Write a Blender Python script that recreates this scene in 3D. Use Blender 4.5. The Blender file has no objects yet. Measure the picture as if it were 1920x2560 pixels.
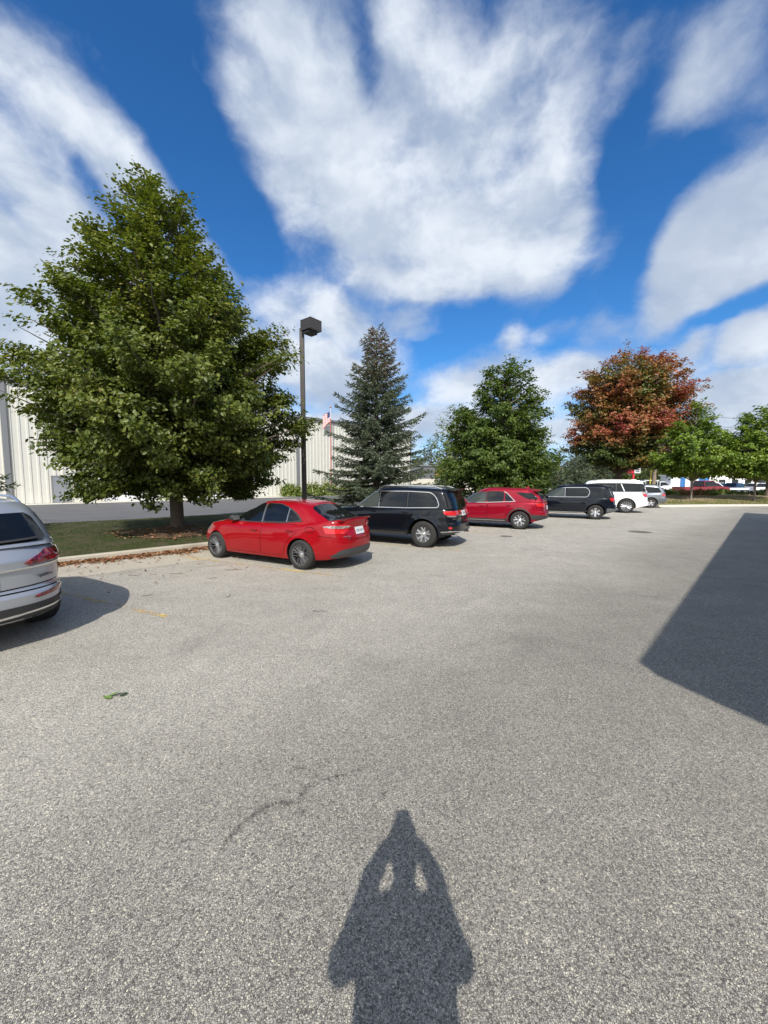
import bpy, bmesh, math, random
import numpy as np
from mathutils import Vector, Matrix, Euler, noise as mnoise
from mathutils.bvhtree import BVHTree
from mathutils.geometry import delaunay_2d_cdt
R = math.radians
scn = bpy.context.scene
# ------------------------------------------------------------------ camera
FPX, PITCH, CAMH = 961.0, math.atan(76/961), 1.89
cam_d = bpy.data.cameras.new('camera'); cam = bpy.data.objects.new('camera', cam_d)
scn.collection.objects.link(cam); scn.camera = cam
cam_d.sensor_fit = 'VERTICAL'; cam_d.sensor_height = 34.6; cam_d.lens = FPX/2560*34.6
cam_d.clip_start = 0.01; cam_d.clip_end = 3000
cam.location = (0, 0, CAMH); cam.rotation_euler = (R(90)-PITCH, 0, 0)
# ------------------------------------------------------------------ sun
SUN_EL = R(42.8); SD = Vector((-0.041, -0.999, 0)).normalized()
sunv = Vector((SD.x*math.cos(SUN_EL), SD.y*math.cos(SUN_EL), math.sin(SUN_EL)))
sd = bpy.data.lights.new('sun', 'SUN'); sd.energy = 4.15; sd.angle = R(0.53); sd.color = (1.0, 0.955, 0.89)
sun = bpy.data.objects.new('sun', sd); scn.collection.objects.link(sun)
sun.rotation_euler = sunv.to_track_quat('Z', 'Y').to_euler(); sun.location = (0, 0, 40)
scn.view_settings.view_transform = 'Standard'; scn.view_settings.look = 'None'
scn.view_settings.exposure = 0.27; scn.view_settings.gamma = 1.0
scn.render.resolution_x = 768; scn.render.resolution_y = 1024
# ------------------------------------------------------------------ node helper
class NT:
    def __init__(s, nt): s.nt = nt; s.n = nt.nodes; s.l = nt.links
    def new(s, t, **kw):
        nd = s.n.new(t)
        for k, v in kw.items(): setattr(nd, k, v)
        return nd
    def put(s, sock, v):
        if isinstance(v, bpy.types.NodeSocket): s.l.new(v, sock)
        elif v is not None: sock.default_value = v
    def math(s, op, a, b=None, c=None, clamp=False):
        nd = s.new('ShaderNodeMath', operation=op, use_clamp=clamp)
        s.put(nd.inputs[0], a)
        if b is not None: s.put(nd.inputs[1], b)
        if c is not None: s.put(nd.inputs[2], c)
        return nd.outputs[0]
    def vmath(s, op, a, b=None, scale=None):
        nd = s.new('ShaderNodeVectorMath', operation=op); s.put(nd.inputs[0], a)
        if b is not None: s.put(nd.inputs[1], b)
        if scale is not None: s.put(nd.inputs['Scale'], scale)
        return nd.outputs['Value'] if op in ('DOT_PRODUCT', 'LENGTH', 'DISTANCE') else nd.outputs[0]
    def mix(s, f, a, b, blend='MIX'):
        nd = s.new('ShaderNodeMix', data_type='RGBA', blend_type=blend)
        s.put(nd.inputs[0], f); s.put(nd.inputs[6], c4(a)); s.put(nd.inputs[7], c4(b)); return nd.outputs[2]
    def noise(s, vec, scale, detail=2, rough=.5, dist=0, out='Fac'):
        nd = s.new('ShaderNodeTexNoise'); s.put(nd.inputs['Vector'], vec)
        nd.inputs['Scale'].default_value = scale; nd.inputs['Detail'].default_value = detail
        nd.inputs['Roughness'].default_value = rough; nd.inputs['Distortion'].default_value = dist
        return nd.outputs[out]
    def vor(s, vec, scale, feature='F1', out='Distance', rnd=1):
        nd = s.new('ShaderNodeTexVoronoi', feature=feature); s.put(nd.inputs['Vector'], vec)
        nd.inputs['Scale'].default_value = scale; nd.inputs['Randomness'].default_value = rnd
        return nd.outputs[out]
    def ramp(s, f, stops):
        nd = s.new('ShaderNodeValToRGB'); s.put(nd.inputs[0], f); e = nd.color_ramp.elements
        while len(e) < len(stops): e.new(.5)
        for i, (p, c) in enumerate(stops): e[i].position = p; e[i].color = c4(c)
        return nd.outputs[0]
    def maprange(s, v, a, b, c=0, d=1, t='SMOOTHSTEP'):
        nd = s.new('ShaderNodeMapRange', interpolation_type=t); s.put(nd.inputs[0], v)
        for i, x in enumerate((a, b, c, d)): nd.inputs[i+1].default_value = x
        return nd.outputs[0]
    def coord(s, which='Object'): return s.new('ShaderNodeTexCoord').outputs[which]
    def mapping(s, vec, scale=(1, 1, 1), rot=(0, 0, 0)):
        nd = s.new('ShaderNodeMapping'); s.put(nd.inputs[0], vec)
        nd.inputs['Scale'].default_value = scale; nd.inputs['Rotation'].default_value = rot; return nd.outputs[0]
    def bump(s, h, strength, dist):
        nd = s.new('ShaderNodeBump'); nd.inputs['Strength'].default_value = strength
        nd.inputs['Distance'].default_value = dist; s.put(nd.inputs['Height'], h); return nd.outputs[0]
def c4(c):
    if isinstance(c, bpy.types.NodeSocket) or c is None: return c
    if isinstance(c, (int, float)): return (c, c, c, 1)
    return (c[0], c[1], c[2], 1) if len(c) == 3 else c
# ------------------------------------------------------------------ world sky with clouds
def pxray(x, y):
    u = (x-960)/FPX; v = (y-1280)/FPX
    return Vector((u, math.cos(PITCH)-v*math.sin(PITCH), -(v*math.cos(PITCH)+math.sin(PITCH)))).normalized()
W = bpy.data.worlds.new('World'); scn.world = W; W.use_nodes = True
w = NT(W.node_tree); w.n.clear()
sky = w.new('ShaderNodeTexSky', sky_type='NISHITA'); sky.sun_disc = False
sky.sun_elevation = SUN_EL; sky.sun_rotation = math.atan2(SD.x, SD.y)
sky.air_density = 1.0; sky.dust_density = 0.25; sky.ozone_density = 2.4; sky.altitude = 200
hs = w.new('ShaderNodeHueSaturation'); hs.inputs['Saturation'].default_value = 1.22; hs.inputs['Value'].default_value = SKYV = 1.15
w.l.new(sky.outputs[0], hs.inputs['Color'])
tint = w.mix(1.0, hs.outputs[0], (.55, .92, 1.16), 'MULTIPLY')
D = w.vmath('NORMALIZE', w.coord('Generated'))
sx = w.new('ShaderNodeSeparateXYZ'); w.l.new(D, sx.inputs[0])
zz = w.math('ADD', w.math('MAXIMUM', sx.outputs[2], 0.0), 0.48)
PX = w.math('DIVIDE', sx.outputs[0], zz); PY = w.math('DIVIDE', sx.outputs[1], zz)
cx = w.new('ShaderNodeCombineXYZ'); w.l.new(PX, cx.inputs[0]); w.l.new(PY, cx.inputs[1]); P = cx.outputs[0]
# warp the direction so that cloud edges turn ragged
wn = w.noise(P, 1.7, 5, .6, out='Color')
warp = w.vmath('SCALE', w.vmath('SUBTRACT', wn, (.5, .5, .5)), scale=0.125)
Dw = w.vmath('ADD', D, warp)
blobs = [ # x, y, rx, ry, angle, weight   (where in the sky each cloud stands)
 (720,150,150,150,20,1.0),(660,270,120,130,20,.85),(800,330,200,190,20,1.0),(740,440,120,110,30,.8),(900,520,200,150,30,.95),(1010,250,150,280,5,.75),
 (1150,330,260,260,0,.85),(1300,150,260,260,8,.68),(1120,560,300,150,8,1.05),(1330,520,190,200,-8,.95),(1380,350,140,220,5,.75),(1180,20,430,130,0,.58),(1430,590,120,170,0,1.0),(1330,670,170,100,0,.95),(1690,660,120,160,0,1.0),(1010,690,230,90,12,.85),(1240,690,240,80,4,.85),
 (1620,150,115,250,18,.66),(1740,170,130,220,35,.62),(1600,350,75,130,15,.52),(1760,590,200,170,0,1.1),(1850,490,130,110,0,.8),(1720,740,130,120,10,.95),(1900,650,140,140,0,1.0),
 (1900,230,50,110,20,.32),(1850,360,60,70,30,.3),
 (10,130,110,140,-35,.7),(130,270,110,180,-45,.82),(270,390,105,170,-42,.85),(385,490,85,140,-40,.75),(500,600,60,140,-35,.6),
 (20,420,120,160,-20,.85),(120,560,170,140,30,1.0),(-60,650,220,220,0,1.1),(190,700,240,150,10,1.05),(100,880,300,130,0,1.0),
 (270,160,32,130,-32,.32),(470,130,22,60,-20,.34),(505,25,50,45,0,.34),(640,60,40,60,10,.3),(340,440,25,90,-40,.3),
 (650,680,70,70,30,.45),(720,780,120,100,30,.7),(870,800,170,80,20,.85),(1020,800,110,55,8,.8),(800,930,220,100,10,1.0),(640,900,160,100,0,.9),(980,900,90,70,0,.45),
 (1210,785,42,26,0,.5),(1270,860,50,55,0,.62),(1380,840,90,45,-15,.6),(1500,830,110,70,-10,.62),(1180,960,170,70,0,.85),(1420,950,220,60,0,.9),
 (1720,870,110,60,-15,.8),(1860,850,140,80,-15,.95),(1600,940,200,70,0,.8),(1830,980,250,70,0,1.0),(1000,1060,400,60,0,.95),(1600,1070,500,55,0,1.0),(300,1050,500,90,0,.9),
 (1700,400,130,55,10,-.45),(400,200,70,230,-22,-.45),(580,520,60,190,-38,-.45),(185,400,22,110,-48,-.30),(915,110,28,120,0,-.32),(1545,420,45,330,6,-.5),(1580,640,45,150,0,-.5),(1165,790,130,32,0,-.3),(1790,795,170,26,-14,-.5),(1090,880,70,60,0,-.35),(1050,470,60,90,-20,-.18),(1180,150,60,160,10,-.18),
]
dens = None; holes = []
for (bx, by, rx, ry, ang, wt) in blobs:
    C0 = pxray(bx, by); a = R(ang)
    e1 = pxray(bx+rx*math.cos(a), by+rx*math.sin(a))-C0; e2 = pxray(bx-ry*math.sin(a), by+ry*math.cos(a))-C0
    U = e1/e1.length_squared; V = e2/e2.length_squared
    du = w.math('SUBTRACT', w.vmath('DOT_PRODUCT', Dw, U), C0.dot(U))
    dv = w.math('SUBTRACT', w.vmath('DOT_PRODUCT', Dw, V), C0.dot(V))
    q = w.math('MULTIPLY_ADD', du, du, w.math('MULTIPLY', dv, dv))
    g = w.math('MULTIPLY', w.math('EXPONENT', w.math('MULTIPLY', q, -.72)), abs(wt))
    if wt < 0: holes.append(g)
    else: dens = g if dens is None else w.math('SMOOTH_MAX', dens, g, .12)
back = w.maprange(sx.outputs[1], .05, -.45); dens = w.math('MULTIPLY_ADD', back, .62, dens)  # extra unseen clouds added behind the camera to fill the shadows
for g in holes: dens = w.math('SUBTRACT', dens, g)
Q = w.mapping(D, (1.0, 1.0, 1.7))
Ps = w.vmath('ADD', w.vmath('ADD', w.vmath('SCALE', Q, scale=1.25), w.vmath('SCALE', P, scale=.35)), w.vmath('SCALE', w.vmath('SUBTRACT', wn, (.5, .5, .5)), scale=.30))
n1 = w.noise(Ps, 3.6, 9, .60); n2 = w.noise(Ps, 1.7, 3, .5)
nn = w.math('MULTIPLY', w.math('SUBTRACT', n1, .5), 1.05)
dd = w.math('ADD', dens, nn)
cover = w.math('POWER', w.maprange(dd, .17, .84), 1.0)
# self shading: the same field sampled a step towards the sun gives bright rims and grey bellies
n1b = w.noise(w.vmath('ADD', Ps, (0.0, -.12, .07)), 3.6, 4, .55)
lit = w.maprange(w.math('SUBTRACT', n1, n1b), -.22, .22)
thick = w.maprange(w.math('ADD', dens, w.math('MULTIPLY', w.math('SUBTRACT', n2, .5), 2.4)), .45, 1.55)
ccol = w.mix(lit, (3.6, 4.4, 5.7), (7.2, 7.7, 8.4))
ccol = w.mix(w.math('MULTIPLY', thick, .40), ccol, (6.9, 7.4, 8.0))
belly = w.maprange(n2, .56, .36); ccol = w.mix(w.math('MULTIPLY', belly, .75), ccol, (3.9, 4.6, 5.8))
ccol = w.mix(back, ccol, w.mix(1.0, ccol, (2.1, 1.95, 1.70), 'MULTIPLY'))  # the added rear clouds are brightened and warmed to lift the shadow fill
tint = w.mix(w.maprange(sx.outputs[2], .20, .0), tint, (4.6, 6.3, 8.8))
skyc = w.mix(w.math('MULTIPLY', cover, .97), tint, ccol)
W.cycles.sampling_method = 'MANUAL'; W.cycles.sample_map_resolution = 512
bg = w.new('ShaderNodeBackground'); bg.inputs['Strength'].default_value = 0.1; w.l.new(skyc, bg.inputs[0])
wo = w.new('ShaderNodeOutputWorld'); w.l.new(bg.outputs[0], wo.inputs[0])
# ------------------------------------------------------------------ object helpers
COL = scn.collection
def setp(o, label=None, cat=None, group=None, kind=None):
    if label: o['label'] = label
    if cat: o['category'] = cat
    if group: o['group'] = group
    if kind: o['kind'] = kind
    return o
def link(o, parent=None):
    COL.objects.link(o)
    if parent: o.parent = parent
    return o
def empty(name, loc=(0, 0, 0), rz=0, parent=None):
    o = bpy.data.objects.new(name, None); o.location = loc; o.rotation_euler = (0, 0, rz); o.empty_display_size = .2
    return link(o, parent)
def mesh_obj(name, vs, fs, m, parent=None, smooth=False, sharp=None):
    me = bpy.data.meshes.new(name); me.from_pydata([tuple(v) for v in vs], [], [tuple(f) for f in fs]); me.update()
    if m:
        for k in (m if isinstance(m, (list, tuple)) else [m]): me.materials.append(k)
    if smooth:
        me.shade_smooth()
        if sharp: me.set_sharp_from_angle(angle=R(sharp))
    return link(bpy.data.objects.new(name, me), parent)
class MB:                                   # collects solids, builds ONE mesh
    def __init__(s): s.v = []; s.f = []
    def add(s, vs, fs):
        b = len(s.v); s.v += [tuple(v) for v in vs]; s.f += [tuple(i+b for i in f) for f in fs]; return s
    def box(s, lo, hi, M=None):
        x0, y0, z0 = lo; x1, y1, z1 = hi
        vs = [Vector(q) for q in ((x0,y0,z0),(x1,y0,z0),(x1,y1,z0),(x0,y1,z0),(x0,y0,z1),(x1,y0,z1),(x1,y1,z1),(x0,y1,z1))]
        if M is not None: vs = [M @ q for q in vs]
        return s.add(vs, [(0,3,2,1),(4,5,6,7),(0,1,5,4),(1,2,6,5),(2,3,7,6),(3,0,4,7)])
    def tube(s, pts, rad, n=8, cap=True):
        pts = [Vector(p) for p in pts]; rad = rad if isinstance(rad, (list, tuple)) else [rad]*len(pts)
        vs = []; ref = Vector((0, 0, 1))
        for i, p in enumerate(pts):
            t = (pts[min(i+1, len(pts)-1)]-pts[max(i-1, 0)]).normalized()
            if abs(t.dot(ref)) > .95: ref = Vector((1, 0, 0))
            a = t.cross(ref).normalized(); b = t.cross(a)
            vs += [p+(a*math.cos(k*2*math.pi/n)+b*math.sin(k*2*math.pi/n))*rad[i] for k in range(n)]
        fs = [(i*n+k, i*n+(k+1) % n, (i+1)*n+(k+1) % n, (i+1)*n+k) for i in range(len(pts)-1) for k in range(n)]
        if cap: fs += [tuple(range(n))[::-1], tuple((len(pts)-1)*n+k for k in range(n))]
        return s.add(vs, fs)
    def lathe(s, prof, n=40, axis='y', M=None):   # prof: list of (radius, offset along the axis)
        vs = []
        for r, o in prof:
            for k in range(n):
                a = 2*math.pi*k/n; c, d = r*math.cos(a), r*math.sin(a)
                v = Vector((c, o, d)) if axis == 'y' else (Vector((c, d, o)) if axis == 'z' else Vector((o, c, d)))
                vs.append(M @ v if M is not None else v)
        return s.add(vs, [(i*n+k, i*n+(k+1) % n, (i+1)*n+(k+1) % n, (i+1)*n+k) for i in range(len(prof)-1) for k in range(n)])
    def build(s, name, m, parent=None, smooth=False, sharp=35):
        return mesh_obj(name, s.v, s.f, m, parent, smooth, sharp)
# ------------------------------------------------------------------ materials
MATS = {}
def mat(name, col=(.5, .5, .5), rough=.6, metal=0, spec=.5, coat=0, emit=None, fn=None):
    if name in MATS: return MATS[name]
    m = bpy.data.materials.new(name); m.use_nodes = True; t = NT(m.node_tree); b = m.node_tree.nodes['Principled BSDF']
    b.inputs['Base Color'].default_value = c4(col); b.inputs['Roughness'].default_value = rough
    b.inputs['Metallic'].default_value = metal; b.inputs['Specular IOR Level'].default_value = spec
    b.inputs['Coat Weight'].default_value = coat; b.inputs['Coat Roughness'].default_value = .03
    if fn: fn(t, b)
    MATS[name] = m; return m
def speck(a, b_, scale, detail=3, rough=.6, bump=0, bd=.01):
    def fn(t, b):
        n = t.noise(t.coord(), scale, detail, rough); t.l.new(t.mix(n, a, b_), b.inputs['Base Color'])
        if bump: t.l.new(t.bump(n, bump, bd), b.inputs['Normal'])
    return fn
def paint(name, col, metal=0.0, rough=.35, coat=1.0, dust=.02, spec=.06):
    def fn(t, b):
        n = t.noise(t.coord(), 1.6, 5, .6)      # film of road dust, a little more on low panels' grain
        t.l.new(t.mix(t.maprange(n, .45, .8, 0, dust), col, (.30, .28, .25)), b.inputs['Base Color'])
        t.l.new(t.math('MULTIPLY_ADD', n, .05, .0), b.inputs['Coat Roughness'])
        f = t.noise(t.coord(), 900, 1); t.l.new(t.math('MULTIPLY_ADD', f, .2, rough-.1), b.inputs['Roughness'])
    return mat(name, col, rough, metal, spec, coat*.8, fn=fn)
def fn_asphalt(t, b):
    c = t.coord()
    cd = t.vmath('ADD', c, t.vmath('SCALE', t.noise(c, 45, 2, out='Color'), scale=.012))
    cell = t.vor(cd, 138, out='Color'); edge = t.vor(cd, 138, 'DISTANCE_TO_EDGE')
    cell2 = t.vor(cd, 190, out='Color')
    sp = t.new('ShaderNodeSeparateColor'); t.l.new(cell, sp.inputs[0])
    sp2 = t.new('ShaderNodeSeparateColor'); t.l.new(cell2, sp2.inputs[0])
    stone = t.ramp(sp.outputs[0], [(0, (.14, .136, .132)), (.25, (.30, .29, .275)), (.6, (.38, .368, .345)), (.88, (.46, .445, .405)), (1, (.62, .59, .49))])
    fine = t.ramp(sp2.outputs[1], [(0, (.55, .55, .56)), (.5, (1, 1, 1)), (1, (1.28, 1.26, 1.22))])
    col = t.mix(.75, stone, fine, 'MULTIPLY')
    gap = t.maprange(edge, .0, .13, 0, 1)
    col = t.mix(t.math('MULTIPLY', t.math('SUBTRACT', 1.0, gap), .80), col, (.075, .073, .072))
    big = t.noise(c, .35, 4, .6); mid = t.noise(c, 2.2, 5, .65); patch = t.noise(t.mapping(c, (1, 3, 1), (0, 0, R(43))), .5, 4, .6)
    v = t.math('ADD', t.math('MULTIPLY', t.math('SUBTRACT', big, .5), .35), t.math('MULTIPLY', t.math('SUBTRACT', mid, .5), .50))
    v = t.math('ADD', t.math('ADD', v, t.math('MULTIPLY', t.math('SUBTRACT', patch, .5), .35)), 1.22)
    vc = t.new('ShaderNodeCombineColor')
    for i, k in enumerate((1.0, .965, .885)): t.l.new(t.math('MULTIPLY', v, k), vc.inputs[i])
    col = t.mix(1.0, col, vc.outputs[0], 'MULTIPLY')
    # a few thin dark spots of oil and old gum
    spots = t.maprange(t.vor(c, .55), .0, .035, 1, 0); col = t.mix(t.math('MULTIPLY', spots, .7), col, (.06, .055, .05))
    # brightness painted into the colour: darker round the camera, paler towards the bays
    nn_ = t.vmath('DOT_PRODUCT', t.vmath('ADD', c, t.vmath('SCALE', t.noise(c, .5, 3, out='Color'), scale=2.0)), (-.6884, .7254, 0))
    near_shade = t.maprange(nn_, 4.0, 1.5, 1.28, .90)
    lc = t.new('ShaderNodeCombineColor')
    for i in range(3): t.l.new(near_shade, lc.inputs[i])
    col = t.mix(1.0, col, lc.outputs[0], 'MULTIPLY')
    st = t.maprange(t.noise(c, .75, 5, .62, .6), .56, .70, 0, .20); col = t.mix(st, col, (.12, .11, .10))
    t.l.new(col, b.inputs['Base Color'])
    h = t.math('ADD', t.math('MULTIPLY', gap, .6), t.math('MULTIPLY', sp.outputs[1], .5))
    t.l.new(t.bump(h, .8, .005), b.inputs['Normal'])
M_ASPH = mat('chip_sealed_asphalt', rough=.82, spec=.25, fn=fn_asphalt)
def fn_road(t, b):
    c = t.coord(); n = t.noise(c, 60, 3, .7); g = t.noise(t.mapping(c, (1, 5, 1), (0, 0, R(43.5))), .4, 5, .6)
    col = t.mix(n, (.10, .10, .105), (.20, .195, .19)); t.l.new(t.mix(t.maprange(g, .3, .7), col, t.mix(.5, col, (.05, .05, .052))), b.inputs['Base Color'])
M_ROAD = mat('dark_asphalt', rough=.85, spec=.2, fn=fn_road)
def fn_conc(t, b):
    c = t.coord(); n = t.noise(c, 3, 6, .65); f = t.noise(c, 120, 2, .7); s = t.noise(c, .8, 4, .6)
    col = t.mix(n, (.38, .34, .27), (.58, .52, .42)); col = t.mix(t.maprange(f, .35, .65), t.mix(.45, col, (.2, .18, .15)), col)
    col = t.mix(t.maprange(s, .55, .75, 0, .5), col, (.22, .19, .15)); t.l.new(col, b.inputs['Base Color']); t.l.new(t.bump(f, .3, .004), b.inputs['Normal'])
M_CONC = mat('weathered_concrete', rough=.85, spec=.25, fn=fn_conc)
M_CONCL = mat('pale_concrete', rough=.85, spec=.25, fn=speck((.48, .45, .38), (.66, .62, .54), 4, 6))
def fn_turf(t, b):
    c = t.coord(); n = t.noise(c, 1.1, 6, .65); f = t.noise(c, 40, 3, .7); st = t.noise(t.mapping(c, (1, 4, 1), (0, 0, R(40))), 3, 5, .65)
    g = t.mix(f, (.025, .034, .012), (.065, .080, .026)); d = t.mix(f, (.055, .045, .03), (.13, .11, .07))
    t.l.new(t.mix(t.maprange(t.math('ADD', t.math('MULTIPLY', n, .6), t.math('MULTIPLY', st, .4)), .44, .62), g, d), b.inputs['Base Color'])
    t.l.new(t.bump(f, .8, .03), b.inputs['Normal'])
M_TURF = mat('thin_turf', rough=.95, spec=.1, fn=fn_turf)
def fn_mulch(t, b):
    c = t.coord(); n = t.noise(c, .7, 5, .6); f = t.noise(c, 30, 4, .75)
    d = t.mix(f, (.20, .145, .09), (.52, .40, .26)); g = t.mix(f, (.10, .12, .03), (.27, .27, .09))
    t.l.new(t.mix(t.maprange(n, .5, .62), d, g), b.inputs['Base Color']); t.l.new(t.bump(f, 1, .05), b.inputs['Normal'])
M_MULCH = mat('straw_and_mulch', rough=.95, spec=.1, fn=fn_mulch)
M_LAWN = mat('lawn', rough=.95, spec=.1, fn=speck((.05, .075, .02), (.14, .17, .05), 3, 6, .65, .6, .03))
M_BARK = mat('bark', rough=.9, spec=.15, fn=speck((.07, .055, .042), (.20, .165, .13), 14, 6, .7, .9, .02))
M_BARKG = mat('grey_bark', rough=.9, spec=.15, fn=speck((.12, .10, .085), (.30, .26, .22), 18, 6, .7, .9, .02))
def leafmat(name, stops, trans=.28, rough=.48, spec=.4):
    """colour runs through the leaf's own tint attribute"""
    m = bpy.data.materials.new(name); m.use_nodes = True; t = NT(m.node_tree); b = m.node_tree.nodes['Principled BSDF']
    at = t.new('ShaderNodeAttribute', attribute_name='tint'); col = t.ramp(at.outputs['Fac'], stops)
    t.l.new(col, b.inputs['Base Color']); b.inputs['Roughness'].default_value = rough; b.inputs['Specular IOR Level'].default_value = spec
    tr = t.new('ShaderNodeBsdfTranslucent'); t.l.new(t.mix(1.0, col, (1.5, 1.6, .6), 'MULTIPLY'), tr.inputs[0])
    mx = t.new('ShaderNodeMixShader'); mx.inputs[0].default_value = trans
    t.l.new(b.outputs[0], mx.inputs[1]); t.l.new(tr.outputs[0], mx.inputs[2]); t.l.new(mx.outputs[0], m.node_tree.nodes['Material Output'].inputs[0])
    return m
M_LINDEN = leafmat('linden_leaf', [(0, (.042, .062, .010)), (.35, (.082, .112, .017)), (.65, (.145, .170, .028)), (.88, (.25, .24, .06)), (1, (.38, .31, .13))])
M_LINDEN2 = leafmat('linden_leaf_fresh', [(0, (.042, .068, .012)), (.4, (.080, .122, .019)), (.8, (.135, .185, .034)), (1, (.24, .25, .07))])
M_YOUNG = leafmat('young_tree_leaf', [(0, (.06, .10, .012)), (.4, (.13, .20, .022)), (.8, (.24, .31, .04)), (1, (.38, .36, .07))])
M_MAPLE = leafmat('maple_leaf', [(0, (.05, .08, .014)), (.28, (.12, .13, .025)), (.42, (.27, .14, .04)), (.7, (.31, .095, .045)), (1, (.33, .065, .06))], trans=.2)
M_NEEDLE = leafmat('spruce_needle', [(0, (.035, .048, .026)), (.45, (.085, .108, .062)), (.85, (.15, .18, .115)), (.90, (.13, .07, .05)), (1, (.22, .13, .09))], trans=.06, rough=.6, spec=.25)
M_ASH = leafmat('ash_leaf', [(0, (.08, .12, .02)), (.5, (.17, .20, .04)), (1, (.32, .30, .09))])
M_FAR = leafmat('distant_leaf', [(0, (.045, .065, .018)), (.5, (.095, .12, .032)), (1, (.18, .19, .06))])
M_BUSH = leafmat('bush_leaf', [(0, (.06, .10, .015)), (.5, (.15, .20, .035)), (.85, (.28, .32, .07)), (1, (.55, .52, .36))])
M_BUSHR = leafmat('red_bush_leaf', [(0, (.07, .09, .018)), (.4, (.16, .16, .035)), (.6, (.34, .14, .06)), (1, (.42, .12, .07))])
M_LITTER = leafmat('dry_leaf', [(0, (.10, .04, .02)), (.5, (.24, .11, .055)), (.85, (.40, .24, .13)), (1, (.55, .42, .28))], trans=.1, rough=.7, spec=.2)
# ================================================================== VEHICLES
def interp(tab, x): return np.interp(x, [a for a, _ in tab], [b for _, b in tab])
M_GLASS = mat('dark_car_glass', (.006, .007, .008), rough=.02, spec=.5)
M_GLASSF = mat('light_car_glass', (.055, .065, .060), rough=.02, spec=.5)
M_TYRE = mat('tyre_rubber', (.022, .022, .022), rough=.8, spec=.3, fn=speck((.016, .016, .016), (.045, .043, .04), 12, 4))
M_ALLOY = mat('silver_alloy', (.62, .63, .65), rough=.28, metal=.85)
M_ALLOYD = mat('black_alloy', (.012, .012, .013), rough=.25, coat=.6)
M_CHROME = mat('chrome', (.70, .69, .67), rough=.22, metal=.9)
M_PLASTIC = mat('black_trim_plastic', (.025, .025, .026), rough=.6, fn=speck((.020, .020, .021), (.036, .035, .034), 25))
M_GREYTRIM = mat('grey_trim_plastic', (.10, .105, .11), rough=.55)
M_DARK = mat('car_underside', (.008, .008, .008), rough=.9, spec=.1)
M_SEAM = mat('panel_gap', (.006, .005, .005), rough=.9, spec=.1)
M_RED_LENS = mat('red_lamp_lens', (.55, .008, .012), rough=.08, coat=1, fn=lambda t, b: t.l.new(t.mix(t.maprange(t.math('SINE', t.math('MULTIPLY', t.noise(t.coord(), 40, 1), 60)), -.5, .5), (.30, .004, .008), (.72, .02, .02)), b.inputs['Base Color']))
M_DRED_LENS = mat('dark_red_lamp_lens', (.16, .004, .010), rough=.08, coat=1, fn=lambda t, b: t.l.new(t.mix(t.maprange(t.noise(t.mapping(t.coord(), (1, 6, 1)), 5, 3), .4, .6), (.07, .003, .006), (.27, .006, .014)), b.inputs['Base Color']))
M_CLEAR = mat('clear_lamp_lens', (.55, .53, .52), rough=.12, metal=.4, coat=1, fn=lambda t, b: t.l.new(t.mix(t.maprange(t.vor(t.coord(), 45), .1, .5), (.85, .83, .82), (.28, .22, .22)), b.inputs['Base Color']))
M_AMBER = mat('amber_lamp_lens', (.6, .16, .02), rough=.1, coat=1)
M_PLATE = mat('plate_white', (.62, .63, .63), rough=.45)
M_INK = mat('dark_lettering', (.03, .03, .05), rough=.5)

def roundpoly(pts, it=2, cut=.045):
    for _ in range(it):
        out = []; n = len(pts)
        for i in range(n):
            a, b = pts[i], pts[(i+1) % n]; L = max(math.dist(a, b), 1e-6); f = min(.3, cut/L)
            out += [(a[0]*(1-f)+b[0]*f, a[1]*(1-f)+b[1]*f), (a[0]*f+b[0]*(1-f), a[1]*f+b[1]*(1-f))]
        pts = out; cut *= .4
    return pts
def inpoly(x, y, P):
    c = False; j = len(P)-1
    for i in range(len(P)):
        if (P[i][1] > y) != (P[j][1] > y) and x < (P[j][0]-P[i][0])*(y-P[i][1])/(P[j][1]-P[i][1])+P[i][0]: c = not c
        j = i
    return c
VIEW = {'L': (lambda a, b: Vector((a, 3, b)), Vector((0, -1, 0))), 'R': (lambda a, b: Vector((a, -3, b)), Vector((0, 1, 0))),
        'B': (lambda a, b: Vector((-4, a, b)), Vector((1, 0, 0))), 'F': (lambda a, b: Vector((8, a, b)), Vector((-1, 0, 0))),
        'T': (lambda a, b: Vector((a, b, 4)), Vector((0, 0, -1)))}
def project(bvh, view, a, b, off):
    o, d = VIEW[view][0](a, b), VIEW[view][1]
    h = bvh.ray_cast(o, d)
    if h[0] is None:
        q = bvh.find_nearest(o+d*(3.0 if view != 'F' else 4)); p, n = q[0], q[1]
    else: p, n = h[0], h[1]
    if n.dot(d) > 0: n = -n
    c_ = max(-n.dot(d), .4)
    return p+(-d*.75/c_+n*.25)*off, n
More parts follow.
